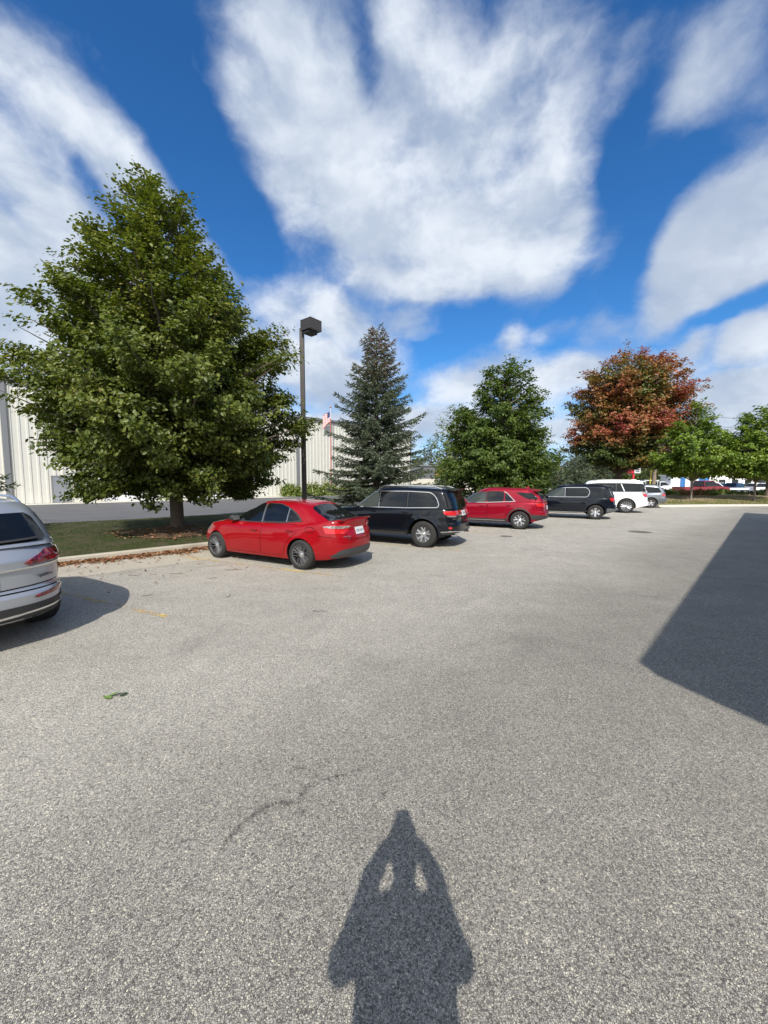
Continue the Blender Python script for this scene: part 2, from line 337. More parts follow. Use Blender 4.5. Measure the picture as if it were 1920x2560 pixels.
def patch(name, bvh, poly, view, m, parent, off=.004, res=.06, it=0, sub=True):
    """a panel with a crisp outline that follows the shell, with a small edge all round"""
    if it: poly = roundpoly(poly, it)
    b = []
    for i in range(len(poly)):
        p, q = poly[i], poly[(i+1) % len(poly)]; L = math.dist(p, q); k = max(1, int(L/res)) if sub else 1
        b += [(p[0]+(q[0]-p[0])*j/k, p[1]+(q[1]-p[1])*j/k) for j in range(k)]
    x0, x1 = min(p[0] for p in b), max(p[0] for p in b); y0, y1 = min(p[1] for p in b), max(p[1] for p in b)
    pts = [Vector(p) for p in b]; nb = len(pts)
    for i in range(1, int((x1-x0)/res)+1):
        for j in range(1, int((y1-y0)/res)+1):
            x, y = x0+i*res, y0+j*res
            if inpoly(x, y, b) and min((x-p[0])**2+(y-p[1])**2 for p in b) > (.45*res)**2: pts.append(Vector((x, y)))
    V, E_, F_, *_ = delaunay_2d_cdt(pts, [], [list(range(nb))], 1, 1e-5)
    pr = [project(bvh, view, v.x, v.y, off) for v in V]
    vs = [p for p, n in pr]; fs = [tuple(f) for f in F_]
    cnt = {}
    for f in fs:
        for i in range(len(f)): e = (f[i], f[(i+1) % len(f)]); cnt[e] = 1
    low = {}
    for (a, c) in list(cnt):
        if (c, a) not in cnt:
            for k in (a, c):
                if k not in low: low[k] = len(vs); vs.append(vs[k]-pr[k][1]*(off+.006))
            fs.append((c, a, low[a], low[c]))
    return mesh_obj(name, vs, fs, m, parent, True, 50)
def strip(name, bvh, pts, width, view, m, parent, off=.006, closed=False, res=.06, it=0):
    if it: pts = roundpoly(pts, it+1, .06) if closed else [pts[0]]+[q for q in roundpoly(pts, it, .08)[2:-2]]+[pts[-1]]
    P_ = []; n = len(pts)
    for i in range(n if closed else n-1):
        p, q = pts[i], pts[(i+1) % n]; k = max(1, int(math.dist(p, q)/res))
        P_ += [Vector((p[0]+(q[0]-p[0])*j/k, p[1]+(q[1]-p[1])*j/k)) for j in range(k)]
    if not closed: P_.append(Vector(pts[-1]))
    n = len(P_); vs = []; fs = []
    for i in range(n):
        a = P_[(i-1) % n] if closed or i else P_[0]; c = P_[(i+1) % n] if closed or i < n-1 else P_[-1]
        t = (c-a).normalized(); s = Vector((-t.y, t.x))*width/2
        for q, o in ((P_[i]+s, -.004), (P_[i]+s, off), (P_[i]-s, off), (P_[i]-s, -.004)): vs.append(project(bvh, view, q.x, q.y, o)[0])
    for i in range(n if closed else n-1):
        j = (i+1) % n
        for k in range(3): fs.append((i*4+k, i*4+k+1, j*4+k+1, j*4+k))
    return mesh_obj(name, vs, fs, m, parent, False)

def shell(xr, xf, zb, zt, Wt, nr, nf, N, T, cap, J, lx, bow=.06, arches=None, zend=None):
    """stacked plan rings (rear centre > left side > front centre), mirrored, closed by a crowned cap"""
    th = np.linspace(-math.pi/2, math.pi/2, 4001)[1:-1]
    X = np.sin(th); n_ = np.where(X < 0, nr, nf)
    Xs = np.sign(X)*np.abs(X)**(2/n_)
    Ys = np.cos(th)**(2/n_)
    Xs = np.concatenate([[-1], Xs, [1]]); Ys = np.concatenate([[0], Ys, [0]])
    L = np.concatenate([[0], np.cumsum(np.hypot(np.diff(Xs)*lx, np.diff(Ys)*.88))]); tt = np.linspace(0, L[-1], N)
    X = np.interp(tt, L, Xs); Y = np.interp(tt, L, Ys)
    rows = []
    for t in T:
        x = (X+1)/2
        z = None; x0 = -1+(lx*2)*x
        for _ in range(4):
            z = zb(x0)+(zt(x0)-zb(x0))*t
            a, b = xr(z, t), xf(z, t); x0 = a+(b-a)*x
        bw = bow*(Y**2); x0 = np.where(X < 0, x0+bw*np.clip(-X, 0, 1)**8, x0-bw*1.5*np.clip(X, 0, 1)**8)
        y = Y*Wt(t, x0)
        if arches:
            for (xw, zw, ra, bulge) in arches:
                d = np.hypot(x0-xw, z-zw); y = y+bulge*np.clip(1-(d-ra)/.16, 0, 1)*(Y > .5)*(d < ra+.16)
        rows.append(np.stack([x0, y, z], 1))
    if arches:
        for r in rows:
            for (xw, zw, ra, bulge) in arches:
                d = np.hypot(r[:, 0]-xw, r[:, 2]-zw); k = (d < ra) & (r[:, 1] > .5)
                if not k.any(): continue
        inside = np.zeros((len(rows), N), bool)
        for i, r in enumerate(rows):
            for (xw, zw, ra, bulge) in arches:
                inside[i] |= (np.hypot(r[:, 0]-xw, r[:, 2]-zw) < ra) & (r[:, 1] > .5)
        fdel = set()
        keepv = np.zeros_like(inside)
        for i in range(len(rows)-1):
            for j in range(N-1):
                q = [inside[i, j], inside[i, j+1], inside[i+1, j+1], inside[i+1, j]]
                if all(q): fdel.add((i, j))
                elif any(q): keepv[i, j] = keepv[i, j+1] = keepv[i+1, j+1] = keepv[i+1, j] = True
        for i, r in enumerate(rows):
            for j in range(N):
                if inside[i, j] and keepv[i, j]:
                    for (xw, zw, ra, bulge) in arches:
                        dx, dz = r[j, 0]-xw, r[j, 2]-zw; d = math.hypot(dx, dz)
                        if d < ra and d > .01: r[j, 0] = xw+dx/d*ra; r[j, 2] = zw+dz/d*ra
    else: fdel = set()
    top = rows[-1]
    for j in range(1, J+1):
        s = 1-j/J; r = top.copy(); r[:, 1] = top[:, 1]*s
        hw = np.clip(top[:, 1]/max(top[:, 1].max(), .01), 0, 1)
        r[:, 2] = top[:, 2]+cap(top[:, 0])*hw*(1-s**2.2); rows.append(r)
    A = np.array(rows); m, n = A.shape[:2]
    vs = [tuple(p) for p in A.reshape(-1, 3)] + [(p[0], -p[1], p[2]) for p in A.reshape(-1, 3)]
    fs = []
    for i in range(m-1):
        for j in range(n-1):
            if (i, j) in fdel: continue
            a, b, c, d = i*n+j, i*n+j+1, (i+1)*n+j+1, (i+1)*n+j
            fs.append((d, c, b, a)); o = m*n; fs.append((a+o, b+o, c+o, d+o))
    return vs, fs
def clean(vs, fs):
    bm = bmesh.new(); V = [bm.verts.new(v) for v in vs]
    for f in fs:
        try: bm.faces.new([V[i] for i in f])
        except ValueError: pass
    bmesh.ops.remove_doubles(bm, verts=bm.verts, dist=.0008)
    return bm
def bm_obj(name, bm, m, parent, sharp=38):
    me = bpy.data.meshes.new(name); bm.to_mesh(me); me.materials.append(m); me.shade_smooth(); me.set_sharp_from_angle(angle=R(sharp))
    return link(bpy.data.objects.new(name, me), parent)

def make_wheel(parent, x, y, r, wd, side, rim):
    """tyre, rim and hub cap; side = +1 left, -1 right (outer face looks that way)"""
    wh = empty('wheel', (x, y, r), 0, parent)
    S = Matrix.Scale(-1, 4, (0, 1, 0)) if side < 0 else Matrix.Identity(4)
    rr = rim['r']; h = wd/2
    t = MB(); t.lathe([(rr-.015, h-.02), (rr+.004, h-.004), (rr+.03, h+.004), (rr+(r-rr)*.5, h+.008), (r-.03, h-.004), (r-.008, h-.022), (r, h-.045), (r, h-.06), (r-.006, h-.062), (r-.006, h-.07), (r, h-.072), (r, 0),
              (r, -h+.03), (r-.03, -h), (rr, -h+.01), (rr-.02, -h+.02), (rr-.02, h-.05)], 56, M=S)
    t.build('tyre', M_TYRE, wh, True, 50)
    f = h-.012
    q = MB(); q.lathe([(rr+.004, f-.004), (rr+.006, f+.003), (rr-.006, f+.003), (rr-.012, f-.012)], 56, M=S)
    m2 = rim.get('back', M_DARK)
    back = MB(); back.lathe([(rr-.010, f-.010), (rr-.022, f-.030), (rr-.03, f-.07), (.001, f-.075)], 40, M=S)
    n = rim['n']; outer = rim.get('face', M_ALLOY)
    for k in range(n):
        a0 = 2*math.pi*k/n+rim.get('a0', math.pi/2)
        arms = rim['arms']                       # list of polylines in (radius fraction, angle offset, half width)
        for arm in arms:
            L = []; Rg = []
            for (fr, da, hw) in arm:
                a = a0+da; c = Vector((math.cos(a), 0, math.sin(a)))*fr*(rr-.008); tn = Vector((-math.sin(a), 0, math.cos(a)))*hw
                dep = f-.004-.030*(1-fr)**2*1.2
                L.append((c+tn, dep)); Rg.append((c-tn, dep))
            vs = []
            for (l, dp), (g, _) in zip(L, Rg):
                mid = (l+g)/2
                for pt, d2 in ((l, dp-.045), (l*.9+mid*.1, dp-.006), (mid, dp), (g*.9+mid*.1, dp-.006), (g, dp-.045)):
                    vs.append(S @ Vector((pt.x, d2, pt.z)))
            m_ = len(arm); fs = [(i*5+j, i*5+j+1, (i+1)*5+j+1, (i+1)*5+j) for i in range(m_-1) for j in range(4)]
            q.add(vs, fs)
    q.lathe([(.075, f-.07), (.070, f-.036), (.060, f-.030), (.001, f-.030)], 24, M=S)
    q.build('rim', outer, wh, True, 30)
    back.build('brake_disc', m2, wh)
    c = MB(); c.lathe([(.036, f-.034), (.034, f-.022), (.026, f-.016), (.001, f-.014)], 20, M=S)
    c.build('hub_cap', rim.get('cap', M_CHROME), wh, True, 40)
    return wh
RIMS = {
 'split10': dict(n=10, arms=[[(.16, -.05, .003), (.5, -.075, .0038), (.80, -.12, .0042), (.96, -.17, .0042), (1, -.26, .005)], [(.16, .05, .003), (.5, .075, .0038), (.80, .12, .0042), (.96, .17, .0042), (1, .26, .005)]], face=mat('machined_alloy', (.40, .40, .41), rough=.35, metal=.8), back=M_ALLOYD),
 'five_v': dict(n=5, arms=[[(.18, -.12, .030), (.6, -.16, .024), (1, -.26, .026)], [(.18, .12, .030), (.6, .16, .024), (1, .26, .026)]], face=M_ALLOY, back=M_ALLOYD),
 'five_y': dict(n=5, arms=[[(.18, 0, .034), (.45, -.02, .026), (1, -.30, .026)], [(.18, 0, .034), (.45, .02, .026), (1, .30, .026)]], face=M_ALLOY, back=M_ALLOYD),
 'six': dict(n=6, arms=[[(.15, 0, .04), (.5, 0, .046), (1, 0, .062)]], face=M_ALLOY, back=M_ALLOYD),
 'multi': dict(n=14, arms=[[(.15, 0, .012), (.6, .02, .017), (1, .06, .026)]], face=M_ALLOY, back=M_ALLOYD),
 'five': dict(n=5, arms=[[(.15, 0, .045), (.5, 0, .05), (1, 0, .075)]], face=M_ALLOY, back=M_ALLOYD),
}
def ellipsoid_box(c, half, n=3.0, k=14):
    """rounded box (superellipsoid)"""
    vs = []; fs = []
    for i in range(k+1):
        ph = -math.pi/2+math.pi*i/k
        for j in range(2*k):
            th = 2*math.pi*j/(2*k)
            g = lambda v, e: math.copysign(abs(v)**(2/e), v)
            vs.append((c[0]+half[0]*g(math.cos(ph), n)*g(math.cos(th), n), c[1]+half[1]*g(math.cos(ph), n)*g(math.sin(th), n), c[2]+half[2]*g(math.sin(ph), n)))
    for i in range(k):
        for j in range(2*k): a = i*2*k+j; b = i*2*k+(j+1) % (2*k); fs.append((a, b, b+2*k, a+2*k))
    return vs, fs
def text_mesh(name, txt, size, M, m, parent, depth=.002, sx=1.0):
    cu = bpy.data.curves.new(name, 'FONT'); cu.body = txt; cu.size = size; cu.extrude = depth; cu.align_x = 'CENTER'; cu.align_y = 'CENTER'
    to = bpy.data.objects.new(name, cu); COL.objects.link(to); dg = bpy.context.evaluated_depsgraph_get()
    me = bpy.data.meshes.new_from_object(to.evaluated_get(dg)); bpy.data.objects.remove(to); bpy.data.curves.remove(cu)
    for v in me.vertices: v.co.x *= sx
    me.transform(M); me.materials.clear(); me.materials.append(m)
    return link(bpy.data.objects.new(name, me), parent)
def frame_on(bvh, view, a, b, off):
    p, n = project(bvh, view, a, b, off)
    d = VIEW[view][1]
    if view == 'B': n = Vector((n.x, n.y if abs(a) > .1 else 0, n.z)).normalized()
    up = Vector((0, 0, 1)); xax = up.cross(n).normalized(); yax = n.cross(xax)
    return Matrix.Translation(p) @ Matrix((xax, yax, n)).transposed().to_4x4()

def make_vehicle(name, label, cat, group, s):
    """s: shape table. x forward from the rear axle, y to the vehicle's left, z up."""
    root = empty(name); setp(root, label, cat, group)
    body = s['paint']; r = s['tyre_r']; wb = s['wb']; ra = s['arch_r']; hw = s['hw']
    A = [(0, r+s.get('arch_dz', .0), ra, s.get('flare', .012)), (wb, r+s.get('arch_dz', .0), ra, s.get('flare', .012))]
    zb = lambda x: interp(s['zb'], x); zt = lambda x: interp(s['zt'], x)
    xr = lambda z, t: interp(s['xr'], z); xf = lambda z, t: interp(s['xf'], z)
    Wt = lambda t, x: hw*np.interp(t, [a for a, _ in s['W']], [b for _, b in s['W']])
    lx = (s['xf'][1][1]-s['xr'][1][1])/2
    N = s.get('N', 230); T = np.linspace(0, 1, s.get('rows', 26))
    vs, fs = shell(xr, xf, zb, zt, Wt, s.get('nr', 7), s.get('nf', 4.2), N, T, lambda x: interp(s['crown'], x), 7, lx, s.get('bow', .06), A)
    bm1 = clean(vs, fs)
    g = s['gh']
    zr = lambda x: interp(g['zroof'], x)
    gxr = lambda z, t: interp(g['rear'], t); gxf = lambda z, t: interp(g['front'], t)
    gW = lambda t, x: interp(g['W'], t)*np.interp(x, [a for a, _ in g.get('wx', [(-9, 1), (9, 1)])], [b for _, b in g.get('wx', [(-9, 1), (9, 1)])])
    vs2, fs2 = shell(gxr, gxf, lambda x: zt(x)-.035, zr, gW, g.get('nr', 5), g.get('nf', 3.6), s.get('N2', 150), np.concatenate([np.linspace(0, .84, 12), [.89, .93, .96, .98, 1]]), lambda x: g.get('crown', .045)+0*x, 6, 1.4, g.get('bow', .05))
    bm2 = clean(vs2, fs2)
    bma = clean(vs+vs2, fs+[tuple(i+len(vs) for i in f) for f in fs2])
    bvh = BVHTree.FromBMesh(bma)
    bm_obj('body', bm1, body, root); bm_obj('cabin', bm2, s.get('roof_paint', body), root)
    # underside and wheel wells
    u = MB(); x0, x1 = s['xr'][0][1]+.40, s['xf'][0][1]-.45; zz = float(zb(1.2))+.03
    for a, b in ((x0, -ra-.02), (ra+.02, wb-ra-.02), (wb+ra+.02, x1)):
        if b > a+.05: u.box((a, -hw*.80, zz), (b, hw*.80, zz+.03))
    u.box((x0, -hw*.5, zz+.001), (x1, hw*.5, zz+.10))
    for (xw, zw, ra_, _) in A:
        for sg in (1, -1):
            vv = []; n = 24
            for k in range(n+1):
                a = math.pi*(-.12+1.24*k/n); x, z = xw+ra_*math.cos(a), zw+ra_*math.sin(a)
                y = project(bvh, 'L', xw+(ra_+.012)*math.cos(a), max(zw+(ra_+.012)*math.sin(a), float(zb(xw))+.01), -.004)[0].y
                vv += [(x, sg*y, z), (x, sg*.38, z)]
            u.add(vv, [(2*k, 2*k+1, 2*k+3, 2*k+2) for k in range(n)])
            u.add([(xw+ra_*math.cos(math.pi*(-.12+1.24*k/n)), sg*.38, zw+ra_*math.sin(math.pi*(-.12+1.24*k/n))) for k in range(n+1)], [tuple(range(n+1))])
    u.build('underbody', M_DARK, root)
    # wheels
    tr = s['track']; rim = dict(RIMS[s['rim']]); rim['r'] = s['rim_r']; rim.update(s.get('rim_over', {}))
    for sg in (1, -1):
        for xw in (0, wb): make_wheel(root, xw, sg*(tr), r, s.get('tyre_w', .215), sg, rim)
    # arch lips / cladding
    if s.get('clad'):
        for sg, vw in ((1, 'L'), (-1, 'R')):
            for (xw, zw, ra_, _) in A:
                ring = [];
                for k in range(25):
                    a = math.pi*(-.14+1.28*k/24); ring.append((xw+(ra_+.045)*math.cos(a), zw+(ra_+.045)*math.sin(a)))
                ring = [(x, z) for x, z in ring if z > float(zb(x))+.01]
                strip('arch_cladding', bvh, ring, s['clad'], vw, s.get('clad_mat', M_PLASTIC), root, off=.02)
    for sg, vw in ((1, 'L'), (-1, 'R')):
        doors = {}
        for d in s['doors']:
            o = patch(d['name'], bvh, d['poly'], vw, body, root, off=.0035, res=.05, it=1); doors[d['key']] = o
            strip('door_seam', bvh, roundpoly(d['poly'], 1), .013, vw, M_SEAM, o, off=.0015, closed=True)
            hx, hz = d['handle']
            p, n = project(bvh, vw, hx, hz, .03)
            hb = MB(); hb.add(*ellipsoid_box((p.x, p.y, p.z), (.095, .014, .017), 3.5, 8)); 
            hb.build('door_handle', s.get('handle_mat', body), o, True)
        for wd in s['windows']:
            par = doors.get(wd.get('key'), root)
            patch('window', bvh, roundpoly(wd['poly'], 2, s.get('wcut', .06)), vw, M_GLASSF if wd.get('key') == 'f' and s.get('clearf') else M_GLASS, par, off=.008, res=.045)
        for st in s.get('strips', []):
            if st.get('view', 'S') == 'S':
                strip(st['name'], bvh, st['pts'], st['w'], vw, st['m'], root, off=st.get('off', .008), closed=st.get('closed', False), it=st.get('it', 0))
        for pt in s.get('patches', []):
            if pt.get('view', 'S') == 'S': 
                if pt.get('left_only') and sg < 0: continue
                if 'tail_light' in pt['name']: xm = s['xr'][1][1]+.42; pt = dict(pt, poly=[(min(xm, a), b) for a, b in pt['poly']])
                patch(pt['name'], bvh, pt['poly'], vw, pt['m'], root, off=pt.get('off', .006), it=pt.get('it', 1), res=.028 if 'light' in pt['name'] else .05)
        # mirror
        mx, mz = s['mirror']; p, n = project(bvh, vw, mx, mz, 0)
        mb = MB(); mb.add(*ellipsoid_box((mx+.01, p.y+sg*.13, mz+.05), (.075, .115, .072), 3, 9)); mb.box((mx-.03, min(p.y, p.y+sg*.06), mz-.02), (mx+.03, max(p.y, p.y+sg*.06), mz+.02))
        mo = mb.build('wing_mirror', s.get('mirror_mat', M_PLASTIC), root, True)
        gl = MB(); gl.box((mx-.068, p.y+sg*.13-.085, mz), (mx-.062, p.y+sg*.13+.085, mz+.10)); gl.build('mirror_glass', M_CHROME, mo)
    for pt in s.get('patches', []):
        vw = pt.get('view', 'S')
        if vw == 'S': continue
        if vw in 'BF': cy = hw*(.87 if vw == 'B' else .8); pt = dict(pt, poly=[(max(-cy, min(cy, a)), b) for a, b in pt['poly']])
        polys = [pt['poly']]
        if pt.get('mirror'): polys.append([(-a if vw in 'BF' else a, b if vw in 'BF' else -b) for a, b in pt['poly']][::-1])
        for P_ in polys: patch(pt['name'], bvh, P_, vw, pt['m'], root, off=pt.get('off', .006), it=pt.get('it', 1), res=.028 if 'light' in pt['name'] or 'bumper' in pt['name'] else .05)
    for st in s.get('strips', []):
        if st.get('view', 'S') != 'S': strip(st['name'], bvh, [(max(-hw*.90, min(hw*.90, a)), b) for a, b in st['pts']], st['w'], st['view'], st['m'], root, off=st.get('off', .008), closed=st.get('closed', False), it=st.get('it', 0))
    if s.get('plate'):
        a, b = s['plate']; M = frame_on(bvh, 'B', a, b, .012); pb = MB(); pb.box((-.155, -.078, -.006), (.155, .078, .006), M)
        po = pb.build('licence_plate', M_PLATE, root)
        if s.get('plate_txt'): text_mesh('plate_lettering', s['plate_txt'], .082, M @ Matrix.Translation((0, -.005, .0075)), M_INK, po, .001, .82)
    for (txt, vw, a, b, sz, m_) in s.get('texts', []):
        M = frame_on(bvh, vw, a, b, .016)
        text_mesh('badge_lettering', txt, sz, M, m_, root, .002)
    if s.get('rails'):
        for sg in (1, -1):
            a, b, y, m_ = s['rails']; pts = []
            for k in range(12):
                x = a+(b-a)*k/11; z = project(bvh, 'T', x, sg*y, 0)[0].z
                pts.append((x, sg*y, z+(.0 if k in (0, 11) else .045)))
            rb = MB(); rb.tube(pts, .016, 8); rb.build('roof_rail', m_, root, True)
    if s.get('fin'):
        x = s['fin']; z = project(bvh, 'T', x, 0, 0)[0].z; fb = MB()
        fb.add([(x-.09, -.02, z-.01), (x-.09, .02, z-.01), (x+.10, .02, z-.01), (x+.10, -.02, z-.01), (x-.07, -.006, z+.065), (x-.07, .006, z+.065), (x-.02, 0.006, z+.055), (x-.02, -.006, z+.055)],
               [(0, 1, 5, 4), (1, 2, 6, 5), (2, 3, 7, 6), (3, 0, 4, 7), (4, 5, 6, 7)]); fb.build('roof_antenna', s.get('fin_mat', M_PLASTIC), root)
    if s.get('spoiler'):
        sp = s['spoiler']; vs = []; n = 20
        for k in range(n+1):
            y = -sp['hw']+2*sp['hw']*k/n; e = 1-(abs(y)/sp['hw'])**4; x = sp['x']-sp['d']*(.75+.25*e); xa = sp['x']+.10
            zt_ = project(bvh, 'T', xa, y*.98, .004)[0].z
            vs += [(xa, y, zt_+.002), (x, y, sp['z']+sp.get('c', .015)*e), (x+.02, y, sp['z']-.035), (xa, y, zt_-.05)]
        fs = [(i*4+j, i*4+(j+1) % 4, (i+1)*4+(j+1) % 4, (i+1)*4+j) for i in range(n) for j in range(4)]+[(0, 3, 2, 1), (n*4, n*4+1, n*4+2, n*4+3)]
        mesh_obj('rear_spoiler', vs, fs, s.get('spoiler_mat', body), root, True, 40)
    if s.get('exhaust'):
        for (y, x, z) in s['exhaust']:
            e = MB(); e.lathe([(.032, x), (.032, x+.16), (.026, x+.16), (.026, x)], 16, 'x', Matrix.Translation((0, y, z))); e.build('exhaust_pipe', M_CHROME, root, True)
    root['_bvh'] = 0; del root['_bvh']
    return root

P_RED = paint('red_car_paint', (.27, .002, .006), .0, .35)
P_CRIM = paint('crimson_car_paint', (.27, .004, .018), .25, .35)
P_BLACK = paint('black_car_paint', (.004, .005, .008), .0, .3, dust=.015)
P_BLACK2 = paint('blue_black_car_paint', (.004, .006, .011), .0, .3, dust=.012)
P_WHITE = paint('white_car_paint', (.78, .79, .80), .0, .4)
P_SILVER = paint('silver_car_paint', (.42, .44, .47), .55, .38)
P_GREYC = paint('grey_car_paint', (.22, .24, .27), .5, .38)

def door(key, name, poly, handle): return dict(key=key, name=name, poly=poly, handle=handle)
SEDAN = dict(paint=P_RED, tyre_r=.325, rim_r=.225, rim='split10', wb=2.70, arch_r=.365, hw=.888, track=.765, tyre_w=.215,
 zb=[(-1.0, .30), (-.6, .24), (.4, .20), (2.3, .20), (3.3, .22), (3.65, .26)],
 zt=[(-1.0, 1.035), (-.93, 1.075), (-.6, 1.06), (0, .985), (.9, .955), (2.2, .93), (2.7, .91), (3.1, .85), (3.4, .775), (3.58, .68), (3.65, .60)],
 xr=[(.2, -.86), (.36, -.98), (.55, -1.00), (.72, -.985), (.88, -.93), (1.0, -.945), (1.1, -.97)], xf=[(.2, 3.50), (.35, 3.60), (.5, 3.63), (.6, 3.60), (.75, 3.46)],
 W=[(0, .93), (.06, .955), (.2, .98), (.42, 1.0), (.62, 1.0), (.8, .985), (.9, .965), (.96, .93), (1, .885)],
 crown=[(-1, .0), (-.8, .015), (0, .02), (2.6, .06), (3.4, .05), (3.65, .02)], nr=4.6, nf=3.4, bow=.10,
 gh=dict(zroof=[(-.3, 1.34), (0, 1.395), (.4, 1.425), (.95, 1.435), (1.35, 1.42), (1.62, 1.385)], rear=[(0, -.72), (.5, -.42), (1, .0)], front=[(0, 2.62), (.5, 2.15), (1, 1.5)],
         W=[(0, .815), (.4, .745), (.8, .655), (.92, .615), (1, .53)], nr=4.5, nf=3.4, crown=.035, bow=.04),
 doors=[door('f', 'front_door', [(1.17, .27), (2.25, .27), (2.31, .60), (2.22, .925), (1.15, .945)], (1.33, .80)),
        door('r', 'rear_door', [(.48, .27), (1.14, .27), (1.12, .945), (.12, .965), (.10, .80), (.30, .66), (.43, .48)], (.28, .83))],
 windows=[dict(key='f', poly=[(1.20, .985), (2.28, .975), (2.12, 1.08), (1.72, 1.29), (1.52, 1.365), (1.20, 1.395)], it=1),
          dict(key='r', poly=[(.45, 1.02), (1.12, .998), (1.12, 1.395), (.72, 1.385), (.45, 1.31)], it=1), dict(key='r', poly=[(.07, 1.06), (.41, 1.025), (.41, 1.285), (.20, 1.17)], it=1)],
 strips=[dict(name='window_trim', pts=[(.0, 1.04), (.6, .985), (2.3, .957)], w=.016, m=M_PLASTIC), dict(name='window_pillar', pts=[(1.16, .97), (1.16, 1.39)], w=.014, m=M_CHROME, off=.009),
         dict(name='window_divider', pts=[(.43, 1.01), (.43, 1.30)], w=.014, m=M_CHROME, off=.009), dict(name='trunk_seam', view='B', pts=[(-.47, .80), (-.42, .67), (0, .645), (.42, .67), (.47, .80)], w=.012, m=M_SEAM, off=.0015),
         dict(name='bumper_seam', pts=[(-.80, .72), (-.42, .76)], w=.010, m=M_SEAM, off=.0015)],
 patches=[dict(name='window_frame', poly=[(.00, 1.045), (.5, .995), (2.34, .96), (2.14, 1.10), (1.72, 1.31), (1.50, 1.38), (1.15, 1.405), (.70, 1.395), (.44, 1.325), (.19, 1.20)], m=M_PLASTIC, off=.003),
          dict(name='fuel_flap', poly=[(-.13, .80), (-.36, .82), (-.35, .93), (-.12, .925)], m=M_SEAM, off=.0015, left_only=True), dict(name='fuel_flap', poly=[(-.14, .812), (-.35, .831), (-.34, .92), (-.13, .914)], m=P_RED, off=.004, left_only=True),
          dict(name='tail_light', view='B', mirror=True, poly=[(.50, .985), (.28, .955), (.34, .90), (.56, .80), (.78, .80), (.89, .84), (.89, .98)], m=M_RED_LENS, off=.010, it=1),
          dict(name='reversing_light', view='B', mirror=True, poly=[(.84, .972), (.32, .955), (.36, .918), (.52, .90), (.84, .92)], m=M_CLEAR, off=.016, it=1),
          dict(name='tail_light', poly=[(-.66, .975), (-.84, .985), (-.90, .97), (-.92, .80), (-.84, .80), (-.74, .87)], m=M_RED_LENS, off=.009, it=1),
          dict(name='rear_window', view='T', poly=[(-.66, .58), (-.66, -.58), (-.05, -.50), (-.02, 0), (-.05, .50)], m=M_GLASS, off=.006, it=1),
          dict(name='windscreen', view='T', poly=[(1.55, .50), (1.60, 0), (1.55, -.50), (2.36, -.64), (2.52, 0), (2.36, .64)], m=M_GLASS, off=.006, it=1),
          dict(name='lower_bumper_trim', view='B', poly=[(-.74, .30), (-.60, .46), (-.35, .475), (.35, .475), (.60, .46), (.74, .30), (.55, .275), (-.55, .275)], m=mat('charcoal_trim', (.045, .046, .048), rough=.5), off=.012, it=1),
          dict(name='headlight', view='F', mirror=True, poly=[(.36, .62), (.52, .76), (.80, .80), (.84, .70), (.60, .62)], m=M_CLEAR, off=.01, it=1),
          dict(name='headlight', poly=[(3.10, .77), (3.42, .73), (3.5, .62), (3.3, .66)], m=M_CLEAR, off=.01, it=1),
          dict(name='front_grille', view='F', poly=[(-.5, .28), (.5, .28), (.58, .5), (-.58, .5)], m=M_PLASTIC, off=.01, it=1)],
 mirror=(2.05, .985), plate=(0, .83), plate_txt='ASX-2431', spoiler=dict(x=-.84, d=.085, z=1.095, hw=.60, c=.012), handle_mat=P_RED,
 texts=[('COROLLA', 'B', .46, .735, .045, M_CHROME), ('S', 'B', .42, .69, .055, M_CHROME)], wcut=.03)
def suv(L_rear, L_front, H, hw, wb, belt, **k):
    """common table for the two-box vehicles, then overridden for each"""
    xr0, xf0 = -L_rear, L_front; hood = k.get('hood', belt-.02); ws0 = k.get('ws0', wb-.12); ws1 = k.get('ws1', wb-.95); rt = k.get('rt', .12)
    s = dict(hw=hw, wb=wb, nr=k.get('nr', 6.0), nf=4.0, bow=.08, flare=.015,
     zb=[(xr0, k.get('dep', .42)), (-.45, .30), (.4, k.get('sill', .27)), (wb-.4, k.get('sill', .27)), (wb+.45, .28), (xf0, .36)],
     zt=[(xr0, belt+.07), (-.5, belt+.045), (.6, belt+.015), (ws0-.2, belt-.01), (wb, hood), (wb+.45, hood-.05), (xf0-.12, hood-.14), (xf0, hood-.26)],
     xr=[(.28, xr0+.12), (.45, xr0), (.68, xr0), (.74, xr0+.05), (.95, xr0+.07), (1.15, xr0+.12)], xf=[(.28, xf0-.12), (.45, xf0), (.75, xf0), (.95, xf0-.06), (1.1, xf0-.16)],
     W=[(0, .945), (.05, .965), (.2, .985), (.5, 1.0), (.68, 1.0), (.82, .99), (.92, .97), (.97, .94), (1, .90)],
     crown=[(xr0, .0), (0, .02), (ws0, .05), (xf0, .03)],
     gh=dict(zroof=[(xr0+.1, H-.10), (0, H-.05), (.9, H-.03), (ws1-.3, H-.035), (ws1, H-.07)], rear=[(0, xr0+.10), (.5, xr0+.20), (.85, xr0+rt+.22), (1, xr0+rt+.26)], front=[(0, ws0), (.5, (ws0+ws1)/2+.04), (1, ws1)],
             W=[(0, hw*.925), (.4, hw*.875), (.8, hw*.80), (.92, hw*.765), (1, hw*.69)], nr=k.get('gnr', 7), nf=3.8, crown=.035, bow=.04))
    return s
def place(o, contact, heading, track, tw=.215):
    """put a vehicle so that its rear left tyre touches the ground at contact"""
    h = R(heading); lx_, ly_ = -math.sin(h), math.cos(h); k = track+tw*.3
    o.location = (contact[0]-lx_*k, contact[1]-ly_*k, LOTZ); o.rotation_euler = (0, 0, h)
LOTZ = 0.0
GROUP = 'vehicles parked along the kerb'
